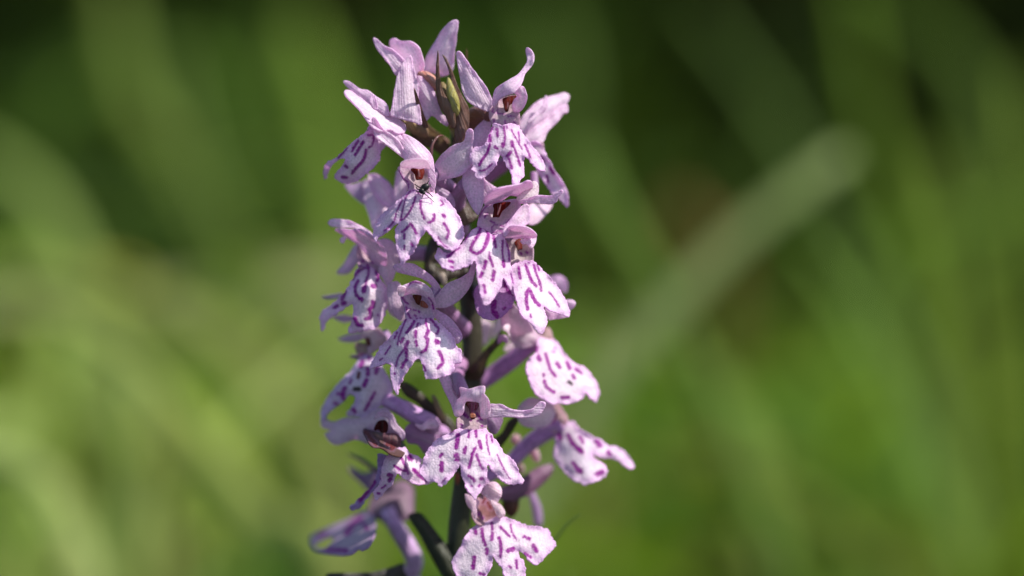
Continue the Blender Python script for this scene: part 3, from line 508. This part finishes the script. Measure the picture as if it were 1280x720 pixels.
# --- lowest right flower
flower(715, 560, 10, 'lowest right bloom pointing right, its lip split into two long lobes')
S('hood', 'R', '55,330 130,240 210,215 330,245 410,290 430,400 350,500 200,520 80,475', [(100, 400, 30), (400, 400, 20)], b=12, col=(0.62, 0.48, 0.64), axis=10)
S('throat', 'R', '370,320 430,240 500,320 560,420 530,490 430,570 370,500 400,400', 8, b=7, col=(0.62, 0.44, 0.48), marks='34:420,400 405,460')
Lp('V', '390,20 450,-30 540,-25 600,50 700,110 800,150 880,210 980,230 1060,290 1120,370 1143,420 1110,445 1050,420 980,370 900,345 820,345 750,315 722,310 760,350 840,400 870,450 862,510 800,560 700,590 655,615 600,588 550,580 480,520 400,430 350,370 333,310 350,200 350,80',
   [(440, 0, 5), (600, 220, 22), (650, 590, 38), (1130, 420, 8), (350, 250, 8)], axis=45,
   marks='48:385,90 400,140;34:480,110 530,200;34:530,200 590,260;44:590,250 615,275;28:598,130 630,185;46:770,180 800,215;34:880,280 898,305;34:530,390 560,430;50:585,460 600,470;44:770,500 820,480')
ovary('V', [(420, -10, 5, 9), (320, 50, 0, 10), (180, 130, -5, 11), (40, 240, -10, 10), (-120, 400, -12, 9), (-480, 620, -8, 8)], (0.42, 0.22, 0.46))

# --- bottom flower
flower(615, 650, 75, 'bottom bloom below the lower centre one, throat flushed pink')
S('throat', 'X', '330,150 400,90 460,150 510,180 548,250 500,310 430,330 345,335 300,260', [(350, 170, 72), (420, 180, 56), (430, 320, 80), (530, 240, 74)], b=3, col=(0.30, 0.15, 0.17), mid=(0.24,0.10,0.11), edge=(0.52, 0.34, 0.42), marks='r14:400,140 380,170;14:480,290 490,300;10:350,250 352,262;10:380,280 382,290;r20:420,170 440,210;10:450,300 455,312;9:330,240 332,250')
S('petal', 'X', '250,105 330,140 355,165 335,230 330,320 295,230 262,185', [(270, 120, 80), (320, 300, 84)], b=6, col=(0.72, 0.52, 0.70), axis=70)
S('hood', 'X', '370,100 400,50 430,18 480,16 520,60 523,110 500,150 470,190 440,160 405,125', [(400, 60, 84), (500, 130, 90)], b=5, k=6, ruffle=2.5, col=(0.76, 0.58, 0.74), axis=30)
S('petal', 'X', '440,150 480,170 520,190 550,250 500,290 470,230', 92, b=5, col=(0.80, 0.64, 0.74), axis=60)
Lp('X', '330,340 430,300 520,270 640,310 720,340 800,350 870,370 900,430 932,490 860,570 790,637 740,610 690,560 650,530 660,580 690,610 692,770 560,740 520,660 480,610 455,580 450,640 410,720 390,800 240,790 200,740 160,670 150,600 200,520 250,420 290,370',
   [(350, 340, 84), (520, 285, 84), (450, 450, 98), (190, 720, 106), (920, 490, 88), (620, 760, 116)], axis=80, jag=1.5,
   marks='20:325,375 330,400;22:375,370 380,430 400,485;18:448,325 452,370;22:452,400 448,445;24:412,520 410,550;24:318,580 308,662;15:510,350 550,390 580,422;11:590,335 600,390 632,445;20:502,430 518,500 512,575;28:570,530 608,518;20:690,425 730,440;26:758,490 785,530;18:700,550 740,580;18:578,650 590,655;16:632,605 636,660;16:355,700 392,708')
ovary('X', [(400, 60, 70, 9), (330, -40, 40, 10), (270, -160, 10, 10)], (0.30, 0.16, 0.30))

# --- bottom left flower, shade put into its dark lilac colours
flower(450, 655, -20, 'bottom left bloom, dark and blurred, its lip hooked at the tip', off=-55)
Lp('W', '640,60 705,140 715,260 690,350 640,430 580,460 540,450 470,500 360,512 250,497 120,470 105,440 200,440 270,390 300,335 240,335 130,385 95,440 65,400 70,320 130,280 250,230 370,180 480,130 560,80',
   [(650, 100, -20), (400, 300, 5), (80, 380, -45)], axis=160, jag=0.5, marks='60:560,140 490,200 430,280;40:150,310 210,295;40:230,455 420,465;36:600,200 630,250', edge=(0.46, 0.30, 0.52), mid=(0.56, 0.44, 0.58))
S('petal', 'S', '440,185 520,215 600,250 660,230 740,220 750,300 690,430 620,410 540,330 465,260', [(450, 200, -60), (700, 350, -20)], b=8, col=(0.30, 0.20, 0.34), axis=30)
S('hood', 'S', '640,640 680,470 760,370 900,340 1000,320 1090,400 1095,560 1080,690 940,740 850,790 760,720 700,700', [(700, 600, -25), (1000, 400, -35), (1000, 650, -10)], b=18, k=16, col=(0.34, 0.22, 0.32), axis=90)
ovary('W', [(830, 60, -10, 9), (880, 170, -5, 10), (980, 330, 0, 11), (1070, 480, 0, 11), (1105, 600, 0, 11), (1060, 760, -5, 11), (1300, 900, -5, 10)], (0.48, 0.30, 0.52))

# --- pale flower behind the stem
flower(607, 415, -60, 'pale blurred bloom behind the stem')
S('petal', 'Y', '370,180 450,120 560,170 610,200 565,380 500,430 430,432 370,385 352,280', -55, b=10, col=(0.74, 0.62, 0.74))
S('petal', 'Y', '630,190 700,110 760,80 760,170 680,280 600,350', -40, b=6, col=(0.84, 0.76, 0.80))
ovary('Y', [(480, 250, -70, 8), (330, 330, -40, 9)], (0.3, 0.2, 0.3))

# ------------------------------------------------------------------ stem, bracts, buds
cur[0] = orchid; OFF[0] = 0.0
STEM = (0.085, 0.085, 0.030)
stem_path = [(568, 148, 10, 4), (571, 180, 5, 8), (574, 230, 2, 11), (578, 300, 0, 12), (588, 390, 0, 13), (590, 450, 0, 13), (586, 520, 0, 13), (580, 600, 0, 13), (573, 680, 0, 14), (571, 760, 0, 14)]
stem = Tb('stem', 'P', stem_path, (0.040, 0.024, 0.016), col2=(0.022, 0.030, 0.011), sides=28)
p0 = unproj(571, 760, 0)
def world_tube(name, P, R, col, parent, mat=M_STEM, sides=20):
    V = []; cols = []; uv = []
    P = [Vector(p) for p in P]; n = len(P)
    for i, p in enumerate(P):
        t = (P[min(i+1, n-1)]-P[max(i-1, 0)]).normalized(); u = t.cross(Vector((0, 1, 0.01))).normalized(); v = u.cross(t)
        for j in range(sides):
            a = 2*math.pi*j/sides; V.append(tuple(p+(u*math.cos(a)+v*math.sin(a))*R[i])); cols.append(col); uv.append((j*4, i*12))
    F = [(i*sides+j, (i+1)*sides+j, (i+1)*sides+(j+1) % sides, i*sides+(j+1) % sides) for i in range(n-1) for j in range(sides)]
    return mesh_obj(name, V, F, mat, parent, np.array(cols), uv)
world_tube('stem', [p0+(ORCHID_LOC-p0)*f+Vector((0.004*math.sin(f*5), 0.003*math.sin(f*4), 0)) for f in [i/14 for i in range(15)]], [14*PX*(1+0.7*i/14) for i in range(15)], (0.05, 0.06, 0.02), orchid)
BR = (0.085, 0.050, 0.030)
def bract(tile, outline, d, col=BR, **k):
    k.setdefault('b', 6); k.setdefault('k', 4); k.setdefault('ruffle', 0.5)
    return sheet('bract', tile, outline, d, orchid, col=col, mat=M_BRACT, edge=[c*0.8 for c in col], mid=[c*1.15 for c in col], thick=0.0002, **k)
TILES['A1'] = (380, 10, 3.765)
bract('A1', '628,205 634,215 637,300 645,350 660,400 690,450 712,500 712,560 690,560 660,500 635,460 622,400 620,300', [(628, 210, 118), (700, 540, 100)], col=(0.16, 0.085, 0.060), axis=80)
bract('A1', '650,220 672,240 700,300 725,370 755,430 775,470 778,530 770,600 735,655 712,650 708,560 720,480 705,400 690,330 672,270', [(655, 225, 104), (745, 600, 96)], col=(0.15, 0.080, 0.062), axis=70)
bract('A1', '518,385 530,400 548,450 565,500 585,560 560,560 545,520 530,460', [(520, 390, 124), (570, 550, 90)], col=(0.17, 0.09, 0.07), axis=70)
bract('A1', '762,196 768,205 768,300 762,340 757,300', 60, col=(0.2, 0.10, 0.05), axis=90)
bract('A1', '560,520 600,560 650,600 690,660 660,700 600,660 540,640 500,590 520,560', [(540, 560, 70), (670, 680, 20)], col=(0.12, 0.075, 0.04), b=9, k=8, axis=40)
Tb('bud', 'A1', [(680, 325, 100, 1.5), (684, 360, 102, 4), (695, 410, 102, 6.4), (708, 450, 102, 6.4), (714, 500, 96, 5), (716, 600, 60, 4)], (0.30, 0.27, 0.085), mat=M_BRACT)
Tb('bud', 'A1', [(650, 350, 90, 2), (660, 390, 90, 6), (680, 450, 85, 7), (700, 560, 50, 5)], (0.24, 0.17, 0.075), mat=M_BRACT)
Tb('tendril', 'A1', [(597, 700, 128, 1.6), (602, 650, 128, 1.8), (630, 605, 122, 1.2), (655, 600, 110, 0.8)], (0.10, 0.04, 0.04))
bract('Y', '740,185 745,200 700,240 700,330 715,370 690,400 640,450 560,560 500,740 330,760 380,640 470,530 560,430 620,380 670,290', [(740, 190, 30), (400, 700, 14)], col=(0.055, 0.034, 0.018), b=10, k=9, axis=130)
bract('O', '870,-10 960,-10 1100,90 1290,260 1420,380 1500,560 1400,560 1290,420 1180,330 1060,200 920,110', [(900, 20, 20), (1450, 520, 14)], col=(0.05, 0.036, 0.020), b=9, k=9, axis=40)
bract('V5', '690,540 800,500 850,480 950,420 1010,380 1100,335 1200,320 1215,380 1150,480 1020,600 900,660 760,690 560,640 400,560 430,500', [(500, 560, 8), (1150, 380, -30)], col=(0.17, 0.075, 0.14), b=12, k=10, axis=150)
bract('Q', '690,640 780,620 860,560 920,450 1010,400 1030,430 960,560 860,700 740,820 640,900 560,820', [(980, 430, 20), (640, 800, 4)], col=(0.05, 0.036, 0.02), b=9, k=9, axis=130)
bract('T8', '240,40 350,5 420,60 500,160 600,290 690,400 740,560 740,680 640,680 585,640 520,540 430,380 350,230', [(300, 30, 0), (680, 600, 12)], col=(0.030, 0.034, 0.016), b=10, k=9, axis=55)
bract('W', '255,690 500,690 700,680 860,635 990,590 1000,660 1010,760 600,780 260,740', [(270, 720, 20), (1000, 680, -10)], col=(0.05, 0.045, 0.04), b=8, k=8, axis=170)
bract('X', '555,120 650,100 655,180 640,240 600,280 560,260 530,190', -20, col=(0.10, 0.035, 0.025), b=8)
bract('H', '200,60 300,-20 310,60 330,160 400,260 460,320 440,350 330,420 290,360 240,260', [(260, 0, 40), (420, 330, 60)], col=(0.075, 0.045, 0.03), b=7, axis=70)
bract('H', '370,180 400,240 390,280 330,310 300,290 310,200', 20, col=(0.42, 0.34, 0.26), b=7)
bract('E', '1120,120 1135,150 1128,290 1112,300 1098,270 1105,200', 120, col=(0.09, 0.035, 0.04), axis=85)
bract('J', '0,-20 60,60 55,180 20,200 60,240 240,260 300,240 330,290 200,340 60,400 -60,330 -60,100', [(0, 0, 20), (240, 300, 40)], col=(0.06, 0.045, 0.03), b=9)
bract('J', '60,300 110,290 130,340 125,400 90,400', 55, col=(0.5, 0.42, 0.34), b=6)
bract('Q', '160,215 180,200 205,210 250,300 300,420 250,440 200,340', [(180, 210, 40), (270, 420, 20)], col=(0.24, 0.20, 0.11), b=5, axis=70)
bract('V5', '225,420 250,400 280,440 275,500 250,530 230,480', 30, col=(0.30, 0.09, 0.04), b=4)
bract('T8', '690,550 740,545 800,620 860,720 900,860 820,860 750,700', 30, col=(0.12, 0.10, 0.05), b=5)
Tb('bud', 'V5', [(800, 110, -20, 3), (835, 75, -20, 6), (860, 30, -20, 4)], (0.62, 0.42, 0.46), mat=M_PETAL)
Tb('bud', 'V5', [(1060, 300, -30, 3), (1030, 220, -30, 6), (1010, 170, -30, 4)], (0.62, 0.42, 0.48), mat=M_PETAL)
Tb('bud', 'V5', [(900, 420, -30, 3), (890, 360, -30, 5), (900, 320, -30, 3)], (0.50, 0.36, 0.34), mat=M_PETAL)
Tb('spur', 'X', [(740, 90, -60, 4), (780, 200, -60, 6), (795, 300, -60, 6), (800, 350, -60, 4)], (0.46, 0.32, 0.50), mat=M_PETAL)
Tb('tendril', 'X', [(800, 540, -30, 2), (920, 450, -30, 1.6), (1000, 350, -30, 1.3), (1060, 295, -30, 1.0), (1115, 260, -30, 0.6)], (0.05, 0.09, 0.02))
Tb('tendril', 'S', [(820, 260, -30, 3), (680, 190, -40, 3), (560, 110, -50, 2.6), (440, 60, -60, 1)], (0.10, 0.06, 0.08))

# ------------------------------------------------------------------ insect in the throat of the central upper bloom
M_BUG = plain('black_chitin', (0.006, 0.006, 0.006), 0.4, 0.3)
bug = empty('small_insect', unproj(529, 236, -134*PX))
tag(bug, 'tiny black insect in the throat of the upper centre bloom', 'insect')
def blob(name, c, r, parent, mat, ax=Vector((1, 0, 0)), seg=14):
    V = []; F = []; ax = ax.normalized(); u = ax.cross(FWD).normalized(); v = ax.cross(u)
    for i in range(seg+1):
        th = math.pi*i/seg
        for j in range(seg):
            ph = 2*math.pi*j/seg
            V.append(tuple(c+ax*math.cos(th)*r[0]+(u*math.cos(ph)*r[1]+v*math.sin(ph)*r[2])*math.sin(th)*(1-0.12*math.cos(th))))
    for i in range(seg):
        for j in range(seg): F.append((i*seg+j, i*seg+(j+1) % seg, (i+1)*seg+(j+1) % seg, (i+1)*seg+j))
    return mesh_obj(name, V, F, mat, parent)
def bp(x, y, d): return unproj(400+x/8, 160+y/8, -d*PX)
axb = bp(1090, 560, 136)-bp(1000, 620, 136)
blob('abdomen', bp(1052, 592, 137), (5.6*PX, 4.6*PX, 4*PX), bug, M_BUG, axb)
blob('thorax', bp(1020, 628, 138), (3.8*PX, 4.0*PX, 3.6*PX), bug, M_BUG, axb)
blob('head', bp(1036, 648, 139), (2.2*PX, 2.3*PX, 2*PX), bug, M_BUG, axb)
for path in ([(1015, 600), (980, 585), (945, 560)], [(1010, 615), (975, 612), (960, 590)], [(1005, 632), (975, 640), (960, 622)],
             [(1070, 560), (1088, 530), (1092, 500)], [(1080, 590), (1105, 585), (1104, 560)], [(1060, 635), (1100, 660), (1125, 690)]):
    cur[0] = bug
    Tb('leg', 'E', [(x, y, 138-2*i, 0.8-0.15*i) for i, (x, y) in enumerate(path)], (0.012, 0.011, 0.012), mat=M_BUG, sides=8, step=1.5)
for path in ([(1045, 655), (1085, 690), (1145, 745)], [(1030, 660), (1025, 690), (1015, 710)]):
    Tb('antenna', 'E', [(x, y, 141-i, 0.6-0.15*i) for i, (x, y) in enumerate(path)], (0.012, 0.011, 0.012), mat=M_BUG, sides=8, step=1.5)
# ------------------------------------------------------------------ ground, far ground cover, grass
gm, t = new_mat('dark_soil'); out = node(t, 'ShaderNodeOutputMaterial'); pr = node(t, 'ShaderNodeBsdfPrincipled')
n1 = node(t, 'ShaderNodeTexNoise'); n1.inputs['Scale'].default_value = 30; n1.inputs['Detail'].default_value = 6
cr = node(t, 'ShaderNodeValToRGB'); cr.color_ramp.elements[0].color = (0.010, 0.014, 0.005, 1); cr.color_ramp.elements[1].color = (0.020, 0.034, 0.009, 1)
tc = node(t, 'ShaderNodeTexCoord'); t.links.new(tc.outputs['Object'], n1.inputs['Vector'])
t.links.new(n1.outputs[0], cr.inputs[0]); t.links.new(cr.outputs[0], pr.inputs['Base Color']); pr.inputs['Roughness'].default_value = 0.95
t.links.new(pr.outputs[0], out.inputs[0])
V = []; F = []
rad = [0.0, 0.3, 0.8, 1.5, 3, 6, 12, 30, 80, 250, 1000, 2500]; sg = 48
for i, r_ in enumerate(rad):
    for j in range(sg):
        a = 2*math.pi*j/sg; x, y = r_*math.cos(a), r_*math.sin(a)+1.0
        V.append((x, y, (0.02*noise.noise(Vector((x*1.3, y*1.3, 0))) if 0.5 < r_ < 20 else 0)-0.001))
for i in range(len(rad)-1):
    for j in range(sg): F.append((i*sg+j, (i+1)*sg+j, (i+1)*sg+(j+1) % sg, i*sg+(j+1) % sg))
tag(mesh_obj('ground', V, F, gm), kind='structure')

def blade_geo(path, width, nrm, fold=0.25, V=None, F=None, cols=None, uv=None, col=(0.1, 0.2, 0.03), rg=rng, n=7, tip=0.12, taper=0.75):
    """one grass blade: path (list of Vectors base -> tip), V-folded cross-section"""
    pts_ = [Vector(p) for p in path]; m = len(pts_)
    S = []
    for i in range(n+1):
        f = i/n*(m-1); k = min(int(f), m-2); u = f-k
        p0, p1, p2, p3 = pts_[max(k-1, 0)], pts_[k], pts_[k+1], pts_[min(k+2, m-1)]
        S.append(0.5*((2*p1)+(p2-p0)*u+(2*p0-5*p1+4*p2-p3)*u*u+(p3-p0-3*p2+3*p1)*u**3))
    b0 = len(V)
    for i, p in enumerate(S):
        tg = (S[min(i+1, n)]-S[max(i-1, 0)]).normalized(); sd_ = tg.cross(nrm).normalized(); nn = sd_.cross(tg)
        f = i/n; wd = width*0.5*(0.75+0.25*min(1, f*4))*(1-f**2.2*taper) if i < n else width*0.5*tip
        for s_, h in ((-1, 1), (0, 0), (1, 1)):
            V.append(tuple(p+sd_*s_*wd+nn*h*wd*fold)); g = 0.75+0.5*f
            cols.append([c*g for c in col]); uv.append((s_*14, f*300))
    for i in range(n):
        a = b0+i*3
        F += [(a, a+1, a+4, a+3), (a+1, a+2, a+5, a+4)]
# individual blades that the photograph lets one follow, each at its own distance behind the orchid
def ground_tail(p):
    return [Vector((p.x*1.02, p.y+0.015, 0.0)), Vector((p.x*1.01, p.y+0.008, p.z*0.55))]
def big_blade(pix, depth, width_px, col, label, name='grass_blade', lean=0.0, fold=0.22, cat='grass blade'):
    """pix base -> tip in photo pixels; depth in metres (start, end)"""
    d0, d1 = depth; n = len(pix)
    P = [unproj(x, y, d0+(d1-d0)*i/(n-1)) for i, (x, y) in enumerate(pix)]
    k = (D0+0.5*(d0+d1))/D0
    P = ground_tail(P[0])+P
    root = P[0]
    V = []; F = []; cols = []; uv = []
    nrm = (-FWD+RT*lean+UPV*0.25).normalized()
    blade_geo(P, width_px*PX*k, nrm, fold, V, F, cols, uv, col, n=26, tip=0.25, taper=0.55)
    o = mesh_obj(name, [tuple(Vector(v)-root) for v in V], F, M_LEAF, None, np.array(cols), uv, thick=0.0002)
    o.location = root
    tag(o, label, cat, 'broad grass blades behind the orchid'); return o
PALE = (0.36, 0.40, 0.16); GRN = (0.13, 0.22, 0.035); YEL = (0.22, 0.27, 0.05); DK = (0.07, 0.12, 0.025); BLU = (0.15, 0.22, 0.08); BRN = (0.16, 0.10, 0.06)
BB = [
 ([(1300, 600), (1270, 300), (1210, 100), (1120, 10), (1060, -30)], (.46, .52), 64, (0.10, 0.17, 0.03), 'soft green blade curving over the upper right corner'),
 ([(430, 700), (320, 470), (160, 380), (0, 350), (-60, 352)], (.26, .34), 66, PALE, 'yellow-green blade arching almost flat across the left edge at mid height'),
 ([(108, 780), (98, 700), (75, 630), (35, 585), (-40, 560)], (.14, .18), 54, (0.36, 0.42, 0.20), 'pale blurred grass blade arching at the bottom left corner'),
 ([(420, 760), (330, 650), (240, 540), (160, 450), (60, 385)], (.17, .22), 56, (0.44, 0.50, 0.20), 'wide yellow-green blade crossing the lower left diagonally'),
 ([(160, 760), (150, 560), (110, 380), (50, 250), (-40, 180)], (.30, .36), 62, (0.25, 0.33, 0.12), 'broad pale blade leaning in from the left edge'),
 ([(330, 760), (320, 420), (240, 240), (160, 110), (140, -40)], (.40, .45), 70, (0.16, 0.22, 0.055), 'soft green blade rising to the top at the upper left'),
 ([(400, 760), (340, 420), (290, 300), (240, 190), (215, 60)], (.36, .40), 44, (0.16, 0.22, 0.07), 'grey-green blade in the left half, beside a dark gap'),
 ([(440, 760), (435, 400), (425, 250), (405, 130), (370, 20)], (.42, .5), 60, (0.17, 0.26, 0.05), 'upright green blade just left of the flower spike'),
 ([(480, 760), (470, 560), (440, 440), (360, 400), (230, 370)], (.26, .34), 50, (0.19, 0.29, 0.06), 'green blade bending left behind the lower left blooms'),
 ([(1215, 780), (1180, 560), (1110, 400), (1030, 250), (950, 120), (860, 0)], (.34, .42), 42, (0.11, 0.18, 0.05), 'long dark blade sweeping diagonally across the right half'),
 ([(1150, 780), (1160, 500), (1130, 300), (1090, 160), (1060, -20)], (.36, .42), 58, (0.17, 0.27, 0.03), 'bright upright blade at the upper right'),
 ([(980, 780), (945, 640), (880, 470), (810, 340), (760, 250), (735, 180)], (.17, .22), 52, (0.20, 0.31, 0.08), 'green blade leaning left, right of the flower spike'),
 ([(610, 780), (680, 600), (770, 460), (850, 370), (930, 290), (1025, 215), (1060, 190)], (.17, .20), 50, (0.21, 0.26, 0.14), 'pale grey-green blade leaning right and crossing the long dark one'),
 ([(1210, 780), (1170, 620), (1110, 480), (1050, 370), (1000, 300)], (.24, .30), 50, (0.13, 0.22, 0.045), 'wide green blade in the lower right'),
 ([(1300, 700), (1290, 420), (1275, 230), (1268, 90)], (.30, .36), 44, (0.19, 0.27, 0.04), 'yellow-green blade along the right edge'),
 ([(1160, 790), (1090, 700), (1010, 630), (920, 585)], (.22, .25), 46, (0.22, 0.28, 0.07), 'short pale blade low on the right'),
 ([(960, 780), (930, 560), (860, 450), (780, 410), (690, 395)], (.30, .38), 50, (0.24, 0.32, 0.09), 'pale green blade bending behind the right blooms'),
 ([(1240, 780), (1230, 560), (1210, 400), (1180, 250), (1170, 190)], (.40, .44), 60, (0.17, 0.24, 0.04), 'mid green blade between the upright one and the right edge'),
 ([(640, 780), (660, 500), (700, 250), (700, 60), (660, -20)], (.6, .7), 50, (0.08, 0.13, 0.03), 'dim blade behind the top of the flower spike'),
 ([(545, 780), (560, 700), (545, 600), (530, 560)], (.12, .14), 60, (0.08, 0.15, 0.025), 'green blade showing between the stem and the bottom left bloom'),
 ([(20, 780), (25, 640), (60, 520), (70, 400)], (.28, .30), 60, (0.24, 0.33, 0.10), 'light green blade at the lower left edge'),
 ([(240, 780), (200, 640), (190, 520), (130, 420), (90, 360)], (.30, .34), 48, (0.24, 0.28, 0.11), 'muted blade between the two palest ones at the lower left'),
 ([(300, 780), (290, 690), (260, 600), (240, 480)], (.34, .36), 50, (0.14, 0.22, 0.04), 'mid green blade under the wide diagonal one'),
 ([(900, 330), (880, 310), (860, 280), (850, 255)], (.5, .52), 46, (0.24, 0.13, 0.07), 'brown withered leaf tip right of the spike'),
]
for a in BB:
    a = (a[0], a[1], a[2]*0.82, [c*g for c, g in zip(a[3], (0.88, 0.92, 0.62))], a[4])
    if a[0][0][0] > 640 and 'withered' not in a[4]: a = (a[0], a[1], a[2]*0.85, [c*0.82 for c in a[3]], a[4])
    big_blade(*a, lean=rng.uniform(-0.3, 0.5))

# meadow grass nobody could count
def hv(u, y): return 1+0.5*noise.noise(Vector((u*2.5, y*2.0, 4.4)))
def meadow(n, ymin, ymax, hgt, seed, colset, wmul=1.0, xfun=None, arch=0.0, name='grass'):
    rg = random.Random(seed); V = []; F = []; cols = []; uv = []
    k = 0
    while k < n:
        u = rg.random(); y = ymin+(ymax-ymin)*u**1.3
        hw = 0.10+0.22*(y+0.28)
        x = rg.uniform(-hw, hw)
        cl = noise.noise(Vector((x*4.0+seed, y*3.0, 1.7)))
        if xfun and not xfun(x/hw, y, rg, cl): 
            k += 1; continue
        if cl < -0.25 and rg.random() < 0.7: k += 1; continue
        h = hgt(x/hw, y)*rg.uniform(0.65, 1.15)
        a = rg.uniform(0, 6.283); ln = rg.uniform(0.05, 0.55)*h
        if arch:
            a = math.pi+rg.gauss(0, 0.7) if rg.random() < 0.7 else rg.uniform(0, 6.283); ln = arch*rg.uniform(0.5, 1.2)*h
        d = Vector((math.cos(a), math.sin(a), 0)); b = Vector((x+(0.4*arch*h if arch else 0), y, 0))
        P = [b, b+d*ln*0.12+Vector((0, 0, h*0.45)), b+d*ln*0.5+Vector((0, 0, h*0.85)), b+d*ln+Vector((0, 0, h*(0.98-0.3*ln/h)))]
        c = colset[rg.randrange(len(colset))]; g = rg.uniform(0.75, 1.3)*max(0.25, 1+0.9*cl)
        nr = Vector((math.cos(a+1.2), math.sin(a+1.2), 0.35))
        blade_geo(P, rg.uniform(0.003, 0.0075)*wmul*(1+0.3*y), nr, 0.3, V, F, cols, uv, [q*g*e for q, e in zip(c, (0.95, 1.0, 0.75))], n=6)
        k += 1
    o = mesh_obj(name, V, F, M_LEAF, None, np.clip(np.array(cols), 0, 0.8), uv)
    tag(o, kind='stuff'); return o
G1 = [(0.13, 0.21, 0.035), (0.18, 0.27, 0.05), (0.10, 0.17, 0.03), (0.27, 0.33, 0.10), (0.15, 0.24, 0.035), (0.24, 0.24, 0.11)]
GR = [(0.06, 0.11, 0.022), (0.075, 0.14, 0.026), (0.04, 0.08, 0.018), (0.11, 0.18, 0.03), (0.11, 0.15, 0.04)]
GL = [(0.42, 0.50, 0.22), (0.34, 0.44, 0.13), (0.50, 0.50, 0.32), (0.20, 0.30, 0.06), (0.15, 0.25, 0.05)]
G2 = [(0.036, 0.066, 0.014), (0.052, 0.090, 0.017), (0.020, 0.034, 0.009), (0.044, 0.040, 0.020)]  # far grass darkened, shade among the stems put into its greens
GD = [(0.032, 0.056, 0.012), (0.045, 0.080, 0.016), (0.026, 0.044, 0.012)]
def left_side(u, y, rg, cl): return u < -0.02 and rg.random() < 0.6+cl*1.8
def right_side(u, y, rg, cl): return u > -0.1 and rg.random() < 0.42+cl*1.8
def far_left(u, y, rg, cl): return u < -0.1+0.2*cl and not -0.56 < u < -0.36
def clumps(u, y, rg, cl): return rg.random() < 0.25+cl*2.2 and not -0.55 < u < -0.40 and not 0.25 < u < 0.50
def tall(row):                      # grass tall enough to be seen up to about that height of the view
    return lambda u, y: max(0.05, CAM.z-(y-CAM.y)*math.tan(PITCH+(row(u)-360)*PX/D0))*(1+0.10*noise.noise(Vector((u*3.5, y*2.0, 4.4))))
meadow(2600, 0.30, 1.1, tall(lambda u: 330+110*(u > -0.56)), 3, G1, 1.5, left_side)
meadow(1000, 0.35, 1.2, tall(lambda u: 420), 12, GR, 1.6, right_side)
meadow(700, 0.60, 1.4, tall(lambda u: 60), 33, GD, 1.7, clumps)
meadow(260, 0.24, 0.55, tall(lambda u: 250), 24, GL, 1.1, far_left, arch=0.8)
meadow(220, 0.45, 0.9, tall(lambda u: 90), 27, GR, 1.2, far_left)
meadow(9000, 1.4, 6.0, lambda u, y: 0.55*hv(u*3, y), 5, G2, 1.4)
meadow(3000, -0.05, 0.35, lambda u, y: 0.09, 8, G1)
